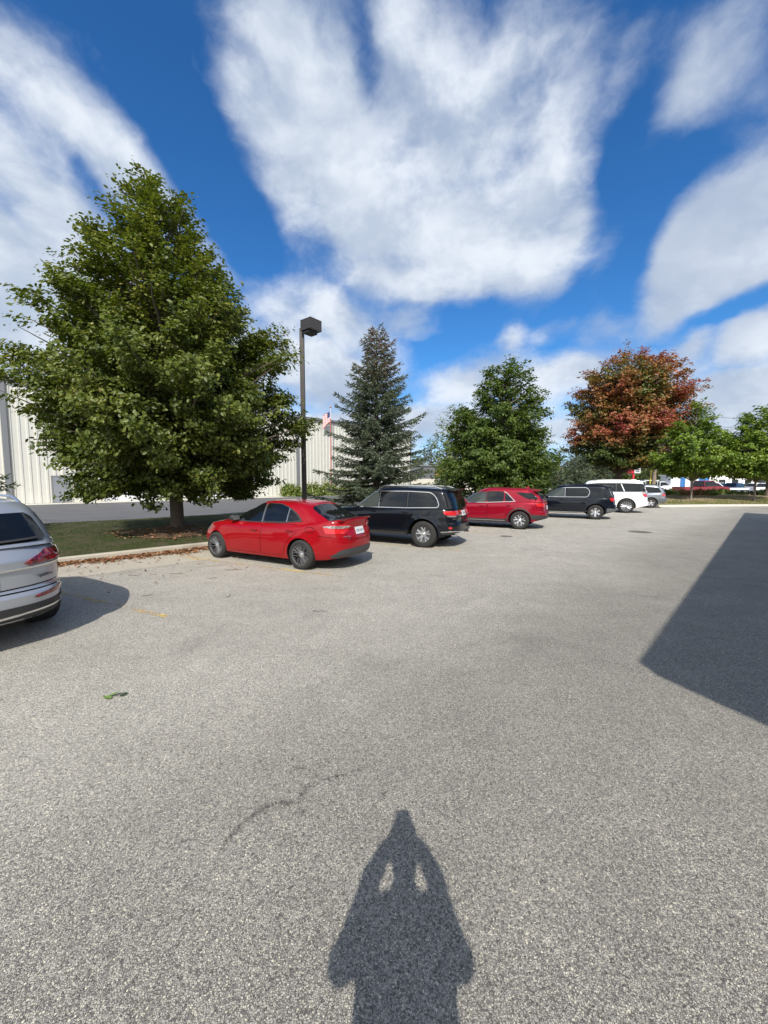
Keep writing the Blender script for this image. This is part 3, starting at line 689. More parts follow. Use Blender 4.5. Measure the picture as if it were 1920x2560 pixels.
def lights_std(poly_rear, poly_side, m=M_RED_LENS):
    return [dict(name='tail_light', view='B', mirror=True, poly=poly_rear, m=m, off=.018, it=1), dict(name='tail_light', poly=poly_side, m=m, off=.016, it=1)]
# red sedan
v = make_vehicle('parked_sedan', 'glossy red four door sedan with black and silver multi spoke wheels', 'car', GROUP, SEDAN); place(v, (-1.78, 8.16), 151.3, .765)
# black off-roader
J = suv(.97, 3.85, 1.745, .965, 2.915, 1.10, hood=1.06, ws0=2.62, ws1=1.72, dep=.45, sill=.33, rt=.10)
J['gh'].update(rear=[(0, -.87), (.5, -.78), (.85, -.68), (1, -.62)], W=[(0, .895), (.4, .855), (.8, .80), (.92, .775), (1, .70)])
J.update(clearf=True, paint=P_BLACK, tyre_r=.385, rim_r=.225, rim='five_v', arch_r=.455, track=.825, tyre_w=.245, clad=.075, clad_mat=P_BLACK2, flare=.03, rim_over=dict(back=M_GREYTRIM),
 doors=[door('f', 'front_door', [(1.47, .40), (2.40, .40), (2.50, .70), (2.42, 1.09), (1.45, 1.10)], (1.62, 1.0)), door('r', 'rear_door', [(.60, .40), (1.43, .40), (1.42, 1.10), (.40, 1.11), (.42, .84), (.56, .62)], (.56, 1.0))],
 windows=[dict(key='f', poly=[(1.49, 1.14), (2.44, 1.13), (2.30, 1.25), (1.92, 1.53), (1.49, 1.585)]), dict(key='r', poly=[(.55, 1.15), (1.43, 1.14), (1.43, 1.59), (.55, 1.59)]),
  dict(poly=[(.48, 1.15), (-.44, 1.18), (-.36, 1.40), (-.20, 1.56), (.48, 1.59)])],
 strips=[dict(name='window_trim', pts=[(-.46, 1.165), (.5, 1.13), (2.46, 1.115), (2.30, 1.26), (1.92, 1.545), (1.49, 1.605), (.48, 1.61), (-.20, 1.58), (-.38, 1.41)], w=.018, m=M_CHROME, closed=True, it=1, off=.007),
  dict(name='window_pillar', pts=[(1.46, 1.13), (1.46, 1.60)], w=.016, m=M_CHROME, off=.009), dict(name='window_pillar', pts=[(.515, 1.14), (.515, 1.59)], w=.03, m=M_PLASTIC, off=.008),
  dict(name='tailgate_seam', view='B', pts=[(-.74, 1.58), (-.80, 1.15), (-.66, .72), (.66, .72), (.80, 1.15), (.74, 1.58)], w=.014, m=M_SEAM, off=.002),
  dict(name='tailgate_trim', view='B', pts=[(-.40, .93), (.40, .93)], w=.03, m=M_CHROME, off=.012), dict(name='bumper_trim', view='B', pts=[(-.84, .50), (-.2, .46), (.2, .46), (.84, .50)], w=.022, m=M_CHROME, off=.022),
  dict(name='bumper_seam', pts=[(-.50, .72), (-.88, .70)], w=.012, m=M_SEAM, off=.002), dict(name='bumper_trim', pts=[(-.52, .475), (-.90, .495)], w=.02, m=M_CHROME, off=.022)],
 patches=lights_std([(.93, 1.06), (.55, 1.05), (.56, .93), (.93, .95)], [(-.50, 1.06), (-.93, 1.065), (-.96, .95), (-.62, .95)])+[
  dict(name='reversing_light', view='B', mirror=True, poly=[(.93, .945), (.56, .925), (.58, .885), (.93, .90)], m=M_CLEAR, off=.012),
  dict(name='rear_window', view='B', poly=[(-.66, 1.16), (.66, 1.16), (.60, 1.56), (-.60, 1.56)], m=M_GLASS, off=.008),
  dict(name='fuel_flap', poly=[(.06, 1.09), (-.20, 1.09), (-.20, .93), (.06, .93)], m=M_SEAM, off=.0015, left_only=True), dict(name='fuel_flap', poly=[(.045, 1.078), (-.185, 1.078), (-.185, .945), (.045, .945)], m=P_BLACK, off=.004, left_only=True),
  dict(name='lower_bumper_trim', view='B', poly=[(-.93, .40), (.93, .40), (.93, .485), (-.93, .485)], m=M_PLASTIC, off=.014, it=0), dict(name='lower_bumper_trim', poly=[(-.50, .40), (-.93, .43), (-.95, .49), (-.52, .47)], m=M_PLASTIC, off=.014, it=0),
  dict(name='reflector', view='B', mirror=True, poly=[(.78, .56), (.90, .57), (.90, .63), (.78, .62)], m=M_RED_LENS, off=.012), dict(name='sill_trim', poly=[(.5, .335), (2.40, .335), (2.38, .42), (.52, .42)], m=M_PLASTIC, off=.012, it=0),
  dict(name='windscreen', view='T', poly=[(1.80, .55), (1.86, 0), (1.80, -.55), (2.42, -.66), (2.55, 0), (2.42, .66)], m=M_GLASS, off=.006)],
 mirror=(2.28, 1.14), plate=(0, .98), plate_txt='271-XRL', rails=(-.45, 1.62, .62, M_CHROME), fin=-.30, handle_mat=P_BLACK, spoiler=dict(x=-.50, d=.28, z=1.665, hw=.60), exhaust=[(-.6, -.90, .37), (.6, -.90, .37)],
 texts=[('GRAND', 'B', .68, .84, .045, M_CHROME)])
v = make_vehicle('parked_off_roader', 'black off-road wagon with chrome roof rails and window frame, behind the red sedan', 'car', GROUP, J); place(v, (1.13, 10.93), 152.5, .825, .245)
# crimson crossover
E_ = suv(.98, 3.67, 1.655, .922, 2.725, 1.02, hood=1.02, ws0=2.58, ws1=1.62, dep=.44, sill=.26, rt=.30, nr=5)
E_['zt'] = [(-.98, 1.13), (-.5, 1.12), (.6, 1.07), (2.4, 1.0), (2.725, .99), (3.2, .93), (3.55, .83), (3.67, .70)]
E_.update(clearf=True, paint=P_CRIM, tyre_r=.36, rim_r=.228, rim='five_y', arch_r=.425, track=.79, tyre_w=.225, clad=.05, flare=.02, rim_over=dict(back=M_GREYTRIM),
 doors=[door('f', 'front_door', [(1.32, .40), (2.28, .40), (2.36, .65), (2.26, 1.00), (1.30, 1.02)], (1.50, .91)), door('r', 'rear_door', [(.55, .40), (1.29, .40), (1.27, 1.03), (.22, 1.08), (.24, .80), (.48, .60)], (.42, .96))],
 windows=[dict(key='f', poly=[(1.36, 1.06), (2.36, 1.035), (2.20, 1.17), (1.80, 1.42), (1.36, 1.50)]), dict(key='r', poly=[(.62, 1.10), (1.29, 1.07), (1.29, 1.505), (.72, 1.50), (.62, 1.47)]), dict(key='r', poly=[(.24, 1.125), (.58, 1.105), (.58, 1.45), (.50, 1.40)]),
  dict(poly=[(.20, 1.47), (-.42, 1.44), (-.70, 1.20), (-.28, 1.20)], it=1)],
 strips=[dict(name='window_trim', pts=[(2.36, 1.02), (1.2, 1.05), (.18, 1.105), (.50, 1.42), (.62, 1.49)], w=.022, m=M_CHROME, it=0, off=.009), dict(name='window_pillar', pts=[(1.325, 1.06), (1.325, 1.50)], w=.06, m=M_PLASTIC, off=.006),
  dict(name='tailgate_seam', view='B', pts=[(-.70, 1.45), (-.80, 1.15), (-.62, .66), (.62, .66), (.80, 1.15), (.70, 1.45)], w=.014, m=M_SEAM, off=.002), dict(name='sill_trim', pts=[(.55, .335), (2.30, .335)], w=.016, m=M_CHROME, off=.02)],
 patches=lights_std([(.92, 1.10), (.48, 1.05), (.50, .97), (.78, .92), (.92, .90)], [(-.42, 1.11), (-.88, 1.10), (-.92, .89), (-.64, .92)])+[
  dict(name='rear_window', view='B', poly=[(-.68, 1.20), (.68, 1.20), (.60, 1.47), (-.60, 1.47)], m=M_GLASS, off=.008),
  dict(name='sill_trim', poly=[(.48, .27), (2.26, .27), (2.26, .40), (.48, .40)], m=M_PLASTIC, off=.012, it=0),
  dict(name='lower_bumper_trim', poly=[(-.46, .42), (-.94, .42), (-.96, .56), (-.44, .60)], m=M_PLASTIC, off=.014, it=0), dict(name='lower_bumper_trim', view='B', poly=[(-.9, .40), (.9, .40), (.9, .56), (-.9, .56)], m=M_PLASTIC, off=.014, it=0),
  dict(name='windscreen', view='T', poly=[(1.70, .52), (1.76, 0), (1.70, -.52), (2.42, -.64), (2.52, 0), (2.42, .64)], m=M_GLASS, off=.006)],
 mirror=(2.18, 1.03), mirror_mat=P_CRIM, plate=(0, .86), fin=-.15, fin_mat=P_CRIM, handle_mat=P_CRIM, spoiler=dict(x=-.48, d=.26, z=1.555, hw=.58), texts=[('EQUINOX', 'L', 2.12, .60, .06, M_CHROME)])
v = make_vehicle('parked_crossover', 'crimson crossover with swept rear pillar between the two black vehicles', 'car', GROUP, E_); place(v, (5.36, 15.14), 152.5, .79)
# boxy black wagon
T_ = suv(.93, 3.77, 1.735, .925, 2.857, 1.09, hood=1.08, ws0=2.60, ws1=1.75, dep=.42, sill=.30, rt=.16, gnr=8)
T_['gh'].update(W=[(0, .86), (.4, .82), (.8, .775), (.92, .75), (1, .68)])
T_.update(clearf=True, paint=P_BLACK2, tyre_r=.365, rim_r=.22, rim='six', arch_r=.435, track=.80, tyre_w=.235, N=190, rows=22,
 doors=[door('f', 'front_door', [(1.40, .36), (2.34, .36), (2.42, .65), (2.34, 1.08), (1.38, 1.09)], (1.55, .99)), door('r', 'rear_door', [(.60, .36), (1.36, .36), (1.35, 1.09), (.30, 1.10), (.34, .82), (.54, .60)], (.46, .99))],
 windows=[dict(key='f', poly=[(1.44, 1.13), (2.42, 1.12), (2.28, 1.23), (1.90, 1.50), (1.44, 1.565)]), dict(key='r', poly=[(.42, 1.14), (1.36, 1.13), (1.36, 1.57), (.42, 1.57), (.30, 1.38)]), dict(poly=[(.06, 1.17), (-.70, 1.19), (-.50, 1.52), (.16, 1.56)])],
 strips=[dict(name='window_trim', pts=[(.36, 1.12), (2.46, 1.10), (2.30, 1.24), (1.90, 1.52), (1.44, 1.585), (.40, 1.59), (.26, 1.38)], w=.022, m=M_CHROME, closed=True, it=1), dict(name='window_pillar', pts=[(1.40, 1.12), (1.40, 1.58)], w=.018, m=M_CHROME, off=.01),
  dict(name='rear_pillar_trim', pts=[(-.74, 1.10), (-.52, 1.58)], w=.02, m=M_CHROME, off=.012),
  dict(name='tailgate_seam', view='B', pts=[(-.76, 1.55), (-.80, 1.15), (-.70, .72), (.70, .72), (.80, 1.15), (.76, 1.55)], w=.014, m=M_SEAM, off=.002), dict(name='sill_trim', pts=[(.50, .345), (2.35, .345)], w=.03, m=M_CHROME, off=.014)],
 patches=lights_std([(.93, 1.10), (.64, 1.10), (.62, .93), (.93, .92)], [(-.60, 1.10), (-.90, 1.10), (-.92, .92), (-.64, .92)])+[
  dict(name='rear_window', view='B', poly=[(-.66, 1.18), (.66, 1.18), (.62, 1.55), (-.62, 1.55)], m=M_GLASS, off=.008),
  dict(name='lower_bumper_trim', poly=[(-.48, .36), (-.90, .38), (-.93, .55), (-.50, .57)], m=M_GREYTRIM, off=.018, it=0), dict(name='lower_bumper_trim', view='B', poly=[(-.9, .38), (.9, .38), (.9, .55), (-.9, .55)], m=M_GREYTRIM, off=.018, it=0),
  dict(name='windscreen', view='T', poly=[(1.83, .55), (1.88, 0), (1.83, -.55), (2.42, -.66), (2.53, 0), (2.42, .66)], m=M_GLASS, off=.006)],
 mirror=(2.26, 1.13), plate=(0, .92), handle_mat=P_BLACK2, rails=(-.4, 1.6, .62, P_BLACK), spoiler=dict(x=-.60, d=.16, z=1.655, hw=.6))
v = make_vehicle('parked_wagon', 'boxy black wagon with chrome framed side windows beside the white one', 'car', GROUP, T_); place(v, (10.53, 19.09), 152.5, .80)
# long white full size vehicle
N_ = suv(1.20, 4.16, 1.99, 1.01, 3.11, 1.22, hood=1.22, ws0=2.90, ws1=2.10, dep=.48, sill=.34, rt=.10, gnr=8)
N_.update(paint=P_WHITE, tyre_r=.42, rim_r=.295, rim='multi', arch_r=.49, track=.86, tyre_w=.27, N=190, rows=22,
 doors=[door('f', 'front_door', [(1.62, .42), (2.62, .42), (2.66, .75), (2.58, 1.20), (1.60, 1.21)], (1.78, 1.10)), door('r', 'rear_door', [(.64, .42), (1.58, .42), (1.57, 1.21), (.46, 1.22), (.46, .90), (.62, .66)], (.64, 1.10))],
 windows=[dict(key='f', poly=[(1.64, 1.27), (2.72, 1.26), (2.62, 1.36), (2.22, 1.70), (1.64, 1.77)]), dict(key='r', poly=[(.58, 1.28), (1.60, 1.27), (1.60, 1.78), (.58, 1.78)]), dict(poly=[(.52, 1.28), (-.96, 1.30), (-.86, 1.74), (.52, 1.78)])],
 strips=[dict(name='window_trim', pts=[(-1.0, 1.275), (2.76, 1.24)], w=.024, m=M_CHROME), dict(name='window_pillar', pts=[(.12, 1.30), (.30, 1.76)], w=.05, m=P_WHITE, off=.010),
  dict(name='tailgate_seam', view='B', pts=[(-.84, 1.75), (-.88, 1.25), (-.78, .78), (.78, .78), (.88, 1.25), (.84, 1.75)], w=.014, m=M_SEAM, off=.002), dict(name='bumper_seam', pts=[(-.56, .80), (-1.1, .78)], w=.012, m=M_SEAM, off=.002)],
 patches=[dict(name='window_frame', poly=[(-1.02, 1.285), (2.80, 1.25), (2.66, 1.38), (2.24, 1.73), (1.64, 1.80), (.5, 1.81), (-.90, 1.77)], m=M_PLASTIC, off=.002)]+lights_std([(.98, 1.16), (0, 1.16), (0, 1.03), (.7, 1.02), (.98, .98)], [(-.66, 1.17), (-1.12, 1.17), (-1.14, .98), (-.90, .98)])+[
  dict(name='rear_window', view='B', poly=[(-.74, 1.30), (.74, 1.30), (.68, 1.76), (-.68, 1.76)], m=M_GLASS, off=.008),
  dict(name='windscreen', view='T', poly=[(2.18, .6), (2.24, 0), (2.18, -.6), (2.72, -.72), (2.84, 0), (2.72, .72)], m=M_GLASS, off=.006)],
 mirror=(2.5, 1.27), mirror_mat=P_WHITE, handle_mat=P_WHITE, rails=(-.6, 2.0, .68, M_CHROME), spoiler=dict(x=-.80, d=.22, z=1.905, hw=.66))
v = make_vehicle('parked_full_size_wagon', 'long tall white wagon with many spoked wheels', 'car', GROUP, N_); place(v, (14.6, 23.13), 153, .86, .27)
# grey wagon with unpainted bumper
G_ = suv(.98, 3.5, 1.70, .885, 2.62, 1.05, hood=1.03, ws0=2.42, ws1=1.55, dep=.44, sill=.28, rt=.22)
G_.update(paint=P_GREYC, tyre_r=.35, rim_r=.215, rim='five', arch_r=.41, track=.76, N=160, rows=20, clad=.05, clad_mat=M_GREYTRIM,
 doors=[door('f', 'front_door', [(1.25, .36), (2.16, .36), (2.2, .65), (2.12, 1.03), (1.23, 1.04)], (1.4, .94)), door('r', 'rear_door', [(.55, .36), (1.21, .36), (1.2, 1.04), (.26, 1.05), (.3, .8), (.5, .58)], (.42, .94))],
 windows=[dict(key='f', poly=[(1.28, 1.08), (2.22, 1.07), (2.1, 1.18), (1.74, 1.45), (1.28, 1.52)]), dict(key='r', poly=[(.45, 1.09), (1.22, 1.08), (1.22, 1.53), (.45, 1.53)]), dict(poly=[(.36, 1.09), (-.62, 1.12), (-.44, 1.46), (.36, 1.53)])],
 patches=lights_std([(.90, 1.02), (.66, 1.02), (.66, .84), (.90, .84)], [(-.62, 1.02), (-.90, 1.02), (-.92, .84), (-.70, .84)])+[
  dict(name='rear_window', view='B', poly=[(-.64, 1.12), (.64, 1.12), (.58, 1.48), (-.58, 1.48)], m=M_GLASS, off=.008),
  dict(name='rear_bumper', poly=[(-.46, .40), (-.92, .42), (-.96, .70), (-.48, .70)], m=M_GREYTRIM, off=.03, it=0), dict(name='rear_bumper', view='B', poly=[(-.88, .42), (.88, .42), (.88, .70), (-.88, .70)], m=M_GREYTRIM, off=.03, it=0)],
 strips=[], mirror=(2.08, 1.08), plate=(0, .85), handle_mat=P_GREYC, rails=(-.4, 1.4, .58, M_PLASTIC))
v = make_vehicle('parked_estate', 'grey wagon with unpainted grey rear bumper, farthest in the row', 'car', GROUP, G_); place(v, (19.15, 27.54), 153, .76)
# silver one at the left edge
Q = suv(1.08, 3.98, 1.705, .985, 2.995, 1.08, hood=1.05, ws0=2.75, ws1=1.80, dep=.34, sill=.28, rt=.42, nr=4.6, gnr=5)
Q['xr'] = [(.24, -.93), (.40, -1.08), (.62, -1.10), (.67, -1.03), (.9, -1.04), (1.0, -1.06), (1.12, -.98), (1.2, -.92)]
Q['zt'] = [(-1.1, 1.20), (-.6, 1.165), (.6, 1.11), (2.4, 1.07), (2.9, 1.05), (3.4, 1.0), (3.85, .9), (3.98, .78)]
Q['gh']['rear'] = [(0, -.98), (.5, -.80), (.85, -.62), (1, -.50)]
Q.update(paint=P_SILVER, tyre_r=.385, rim_r=.27, rim='five_v', arch_r=.445, track=.84, tyre_w=.285, N=250, rows=30,
 doors=[door('f', 'front_door', [(1.46, .36), (2.5, .36), (2.56, .65), (2.46, 1.06), (1.44, 1.08)], (1.62, .96)), door('r', 'rear_door', [(.62, .36), (1.42, .36), (1.41, 1.08), (.36, 1.11), (.38, .82), (.56, .60)], (.5, .98))],
 windows=[dict(key='f', poly=[(1.48, 1.13), (2.54, 1.11), (2.4, 1.22), (1.96, 1.50), (1.48, 1.57)]), dict(key='r', poly=[(.52, 1.15), (1.43, 1.13), (1.43, 1.575), (.52, 1.57)]), dict(poly=[(.46, 1.16), (-.66, 1.20), (-.34, 1.50), (.46, 1.57)])],
 strips=[dict(name='window_trim', pts=[(-.7, 1.175), (.5, 1.135), (2.56, 1.09)], w=.022, m=M_CHROME),
  dict(name='tailgate_chrome_strip', view='B', pts=[(-.90, .945), (-.80, .925), (0, .905), (.80, .925), (.90, .945)], w=.022, m=M_CHROME, off=.018),
  dict(name='tailgate_seam', view='B', pts=[(-.86, 1.12), (-.84, .76), (-.76, .71), (0, .69), (.76, .71), (.84, .76), (.86, 1.12)], w=.013, m=M_SEAM, off=.002),
  dict(name='bumper_seam', view='B', pts=[(-.97, .66), (-.76, .655), (.76, .655), (.97, .66)], w=.012, m=M_SEAM, off=.002),
  dict(name='bumper_chrome_trim', view='B', pts=[(0, .395), (-.80, .430), (-.87, .420), (-.88, .36), (-.84, .335), (-.52, .300), (-.46, .325), (-.40, .325)], w=.020, m=M_CHROME, off=.022),
  dict(name='bumper_chrome_trim', view='B', pts=[(0, .395), (.80, .430), (.87, .420), (.88, .36), (.84, .335), (.52, .300), (.46, .325), (.40, .325)], w=.020, m=M_CHROME, off=.022),
  dict(name='rear_wiper', view='B', pts=[(-.05, 1.215), (-.60, 1.235)], w=.022, m=M_PLASTIC, off=.03)],
 patches=[dict(name='tail_light', view='B', mirror=True, poly=[(.40, .945), (.90, .965), (.90, 1.09), (.84, 1.095), (.56, 1.055), (.44, 1.0)], m=M_DRED_LENS, off=.028, it=1), dict(name='tail_light', poly=[(-.66, 1.10), (-.96, 1.095), (-.985, .965), (-.85, .98)], m=M_DRED_LENS, off=.022, it=1),
  dict(name='bumper_light', view='B', mirror=True, poly=[(.46, .555), (.93, .585), (.93, .635), (.50, .60)], m=M_DRED_LENS, off=.012, it=1),
  dict(name='lower_bumper_trim', view='B', poly=[(-.93, .32), (-.60, .25), (.60, .25), (.93, .32), (.96, .49), (.80, .50), (-.80, .50), (-.96, .49)], m=M_PLASTIC, off=.012, it=0),
  dict(name='diffuser', view='B', poly=[(-.46, .24), (.46, .24), (.36, .345), (-.36, .345)], m=M_ALLOY, off=.02, it=0),
  dict(name='rear_window', view='B', poly=[(-.70, 1.195), (.70, 1.195), (.62, 1.52), (-.62, 1.52)], m=M_GLASS, off=.008, it=1),
  dict(name='windscreen', view='T', poly=[(1.88, .55), (1.94, 0), (1.88, -.55), (2.56, -.68), (2.68, 0), (2.56, .68)], m=M_GLASS, off=.006)],
 mirror=(2.4, 1.13), mirror_mat=P_SILVER, handle_mat=P_SILVER, rails=(-.3, 1.7, .64, M_ALLOY), plate=(0, .80), texts=[('quattro', 'B', -.62, .80, .060, M_INK)])
v = make_vehicle('parked_silver_wagon', 'silver wagon with slim dark red tail lights and chrome bumper trim, nearest to the camera', 'car', GROUP, Q)
v.location = (-5.16, 4.42, LOTZ); v.rotation_euler = (0, 0, R(151))
# ================================================================== SETTING
LD = Vector((math.cos(R(43.5)), math.sin(R(43.5)))); ND = Vector((-LD.y, LD.x))      # along the kerb, away from the lot
def SN(s, n, z=0): p = LD*s+ND*n; return (p.x, p.y, z)
def sheet(name, pts, m, kind='structure', lab=None):
    o = mesh_obj(name, pts, [tuple(range(len(pts)))], m); setp(o, kind=kind)
    if lab: o['label'] = lab
    return o
def grid(name, x0, x1, y0, y1, st, fz, m, frame=None, mask=None):
    nx = int((x1-x0)/st)+1; ny = int((y1-y0)/st)+1; vs = []; fs = []
    for j in range(ny):
        for i in range(nx):
            a, b = x0+i*st, y0+j*st
            if frame: p = SN(a, b); vs.append((p[0], p[1], fz(a, b)))
            else: vs.append((a, b, fz(a, b)))
    for j in range(ny-1):
        for i in range(nx-1): fs.append((j*nx+i, j*nx+i+1, (j+1)*nx+i+1, (j+1)*nx+i))
    o = mesh_obj(name, vs, fs, m, None, True); setp(o, kind='structure'); return o
far = sheet('ground', [(-700, -300, -.03), (900, -300, -.03), (900, 1200, -.03), (-700, 1200, -.03)], M_LAWN)
# lot: one sheet up to the kerbs
CURB_N = 11.45
cs = [SN(-45, CURB_N), SN(35.6, CURB_N)]
FARC = [(18.9, 31.2), (19.0, 29.6), (19.9, 28.85), (21.6, 28.75), (25, 29.3), (30, 29.6), (40, 30.2), (75, 32)]
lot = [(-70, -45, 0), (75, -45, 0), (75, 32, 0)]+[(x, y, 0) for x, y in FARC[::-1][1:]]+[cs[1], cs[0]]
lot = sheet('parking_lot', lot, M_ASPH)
# gutter of concrete beside the long kerb, laid over the asphalt
def ribbon(pts, w0, w1, z):     # strip between two offsets to the left of a polyline
    P_ = [Vector(p[:2]) for p in pts]; L = []; Rr = []
    for i, p in enumerate(P_):
        t = (P_[min(i+1, len(P_)-1)]-P_[max(i-1, 0)]).normalized(); nrm = Vector((-t.y, t.x))
        L.append(p+nrm*w1); Rr.append(p+nrm*w0)
    return L, Rr
gs = [SN(s, CURB_N) for s in np.linspace(-45, 35.6, 30)]
L, Rr = ribbon(gs, -.03, -1.85, 0)
rg = random.Random(4)
vs = [(p.x, p.y, .004) for p in Rr]+[(p.x+rg.uniform(-.02, .02), p.y+rg.uniform(-.02, .02), .004) for p in L]; n = len(L)
o = mesh_obj('gutter', vs, [(i, i+1, n+i+1, n+i) for i in range(n-1)], M_CONC); setp(o, kind='structure')
def kerb(name, pts, w_=.15, h=.14, m=M_CONC, lab=None):
    P_ = []
    for i in range(len(pts)-1):
        a, b = Vector(pts[i][:2]), Vector(pts[i+1][:2]); k = max(1, int((b-a).length/2.5)); P_ += [a+(b-a)*j/k for j in range(k)]
    P_.append(Vector(pts[-1][:2]))
    prof = [(0, -.02), (.012, h-.03), (.035, h), (w_-.01, h), (w_, h-.01), (w_, -.02)]; vs = []
    for i, p in enumerate(P_):
        t = (P_[min(i+1, len(P_)-1)]-P_[max(i-1, 0)]).normalized(); nrm = Vector((-t.y, t.x))
        for a, z in prof: q = p+nrm*a; vs.append((q.x, q.y, z+.004*math.sin(i*1.7)))
    k = len(prof); fs = [(i*k+j, i*k+j+1, (i+1)*k+j+1, (i+1)*k+j) for i in range(len(P_)-1) for j in range(k-1)]
    o = mesh_obj(name, vs, fs, m, None, True, 30); setp(o, kind='structure'); return o
kerb('kerb', [SN(-45, CURB_N), SN(35.6, CURB_N)])
kerb('kerb', [SN(35.6, CURB_N)]+FARC, m=M_CONCL)
# painted yellow bay lines
def yellow(t, b):
    c = t.coord(); n = t.noise(c, 26, 4, .75); k = t.noise(c, 2.2, 3, .6)
    t.l.new(t.mix(n, (.55, .36, .09), (.75, .55, .22)), b.inputs['Base Color'])
    a = t.maprange(t.math('ADD', t.math('MULTIPLY', n, .6), t.math('MULTIPLY', k, .4)), .46, .58)
    t.l.new(a, b.inputs['Alpha'])
M_YEL = mat('worn_yellow_paint', rough=.8, spec=.2, fn=yellow)
stall = Vector((math.cos(R(154.4)), math.sin(R(154.4))))
def bay_line(a, b, wd=.10):
    a, b = Vector(a), Vector(b); t = (b-a).normalized(); s_ = Vector((-t.y, t.x))*wd/2
    o = mesh_obj('bay_line', [(*(a+s_), .008), (*(b+s_), .008), (*(b-s_), .008), (*(a-s_), .008)], [(0, 1, 2, 3)], M_YEL); setp(o, kind='structure')
for k in range(-2, 10):
    base = Vector((-2.98, 5.27))+LD*(4.0*k/1.0)*1.0
    base = Vector((-3.05, 5.25)) if k == 0 else (Vector((-.79, 7.5)) if k == 1 else Vector((-.79, 7.5))+Vector((2.9, 3.0))*(k-1) if k > 1 else Vector((-3.05, 5.25))-Vector((2.8, 2.5))*(-k))
    bay_line(base, base+stall*4.9)
# island of turf between lot and drive
def isl(s, n): 
    e = min(1, max(0, (n-CURB_N-.15)/.5))*min(1, max(0, (21.4-n)/1.5))
    return .10+.09*e+.05*math.sin(s*.5)*e+.035*math.sin(n*1.3+s*.9)*e + .14*math.exp(-((s-(SNi(-6.92, 12.81)[0]))**2+(n-SNi(-6.92, 12.81)[1])**2)/.9)
def SNi(x, y): p = Vector((x, y)); return p.dot(LD), p.dot(ND)
grid('island_turf', -45, 37.5, CURB_N+.14, 21.6, .35, isl, M_TURF, frame=True)
sheet('drive', [SN(-60, 21.5, .03), SN(60, 21.5, .03), SN(60, 41.4, .03), SN(-60, 41.4, .03)], M_ROAD)
sheet('apron', [SN(-60, 41.4, .035), SN(38, 41.4, .035), SN(38, 44.2, .035), SN(-60, 44.2, .035)], M_CONCL)
# bare mulch ring under the near tree
def disc(name, c, r, z, m, seed=1, n=28):
    g = random.Random(seed); vs = [(c[0], c[1], z(c[0], c[1]))]
    for rr in (.5, 1):
        for k in range(n):
            a = 2*math.pi*k/n; q = r*rr*(1+g.uniform(-.14, .14)*rr); x, y = c[0]+q*math.cos(a), c[1]+q*math.sin(a); vs.append((x, y, z(x, y)))
    fs = [(0, 1+k, 1+(k+1) % n) for k in range(n)]+[(1+k, 1+n+k, 1+n+(k+1) % n, 1+(k+1) % n) for k in range(n)]
    o = mesh_obj(name, vs, fs, m, None, True); setp(o, kind='structure'); return o
islz = lambda x, y: isl(*SNi(x, y))+.015
def fn_mulch2(t, b):
    f = t.noise(t.coord(), 28, 5, .75); t.l.new(t.mix(f, (.05, .03, .02), (.24, .16, .10)), b.inputs['Base Color']); t.l.new(t.bump(f, 1, .05), b.inputs['Normal'])
M_MULCH2 = mat('bark_mulch', rough=.95, spec=.1, fn=fn_mulch2)
disc('mulch_bed', (-6.75, 12.35), 1.25, islz, M_MULCH2, 3)
# far end: bank with straw and grass, walk, street
def bank(x, y):
    y0 = 29.8+(x-20)*.04; e = min(1, max(0, (y-y0)/5)); e2 = min(1, max(0, (44.5-y)/4))
    e = e*e*(3-2*e)
    return .12+(.40*e*min(1, e2*e2*(3-2*e2))+.07*math.sin(x*.8+y*.5)*e*e2+.05*math.sin(x*1.9)*e*e2)
def in_bank(): 
    nx0 = 19.2; vs = []; fs = []; nx = 100; ny = 34
    for j in range(ny+1):
        for i in range(nx+1):
            x = nx0+i*.6; 
            lo = np.interp(x, [19.2, 20, 21.6, 25, 30, 40, 79.2], [29.9, 29.0, 28.9, 29.45, 29.75, 30.35, 32.4]); y = lo+(45-lo)*j/ny; vs.append((x, y, bank(x, y)))
    for j in range(ny):
        for i in range(nx): a = j*(nx+1)+i; fs.append((a, a+1, a+nx+2, a+nx+1))
    o = mesh_obj('bank', vs, fs, M_MULCH, None, True); setp(o, kind='structure')
in_bank()
sheet('sidewalk', [(12, 45.5, .05), (120, 47.5, .05), (120, 50.0, .05), (12, 48.0, .05)], M_CONCL)
sheet('street', [(-10, 48.5, .02), (160, 50.8, .02), (160, 64, .02), (-10, 62, .02)], M_ROAD)
sheet('far_lot', [(-20, 70, .02), (200, 74, .02), (200, 130, .02), (-20, 126, .02)], M_CONCL)

# ------------------------------------------------------------------ buildings
def wallmat(name, a, b_): return mat(name, rough=.45, spec=.4, fn=speck(a, b_, 1.5, 5))
M_WALL = wallmat('cream_metal_siding', (.52, .505, .445), (.62, .605, .545))
M_TRIM = mat('grey_metal_trim', (.17, .175, .185), rough=.45)
M_ROOF = mat('roof_metal', (.30, .31, .32), rough=.5)
def ribbed(name, s0, s1, n0, z0, z1, pitch, parent, m, depth=.045, out=-1):
    """trapezoid ribbed siding along the kerb direction, ribs towards the lot"""
    prof = [(0, 0), (pitch*.56, 0), (pitch*.66, depth), (pitch*.90, depth), (pitch, 0)]
    vs = []; fs = []; s = s0
    while s < s1:
        for a, d in prof[:-1]: vs += [SN(s+a, n0+out*d, z0), SN(s+a, n0+out*d, z1)]
        s += pitch
    vs += [SN(s, n0, z0), SN(s, n0, z1)]
    k = len(vs)//2; fs = [(2*i, 2*i+2, 2*i+3, 2*i+1) for i in range(k-1)]
    return mesh_obj(name, vs, fs, m, parent)
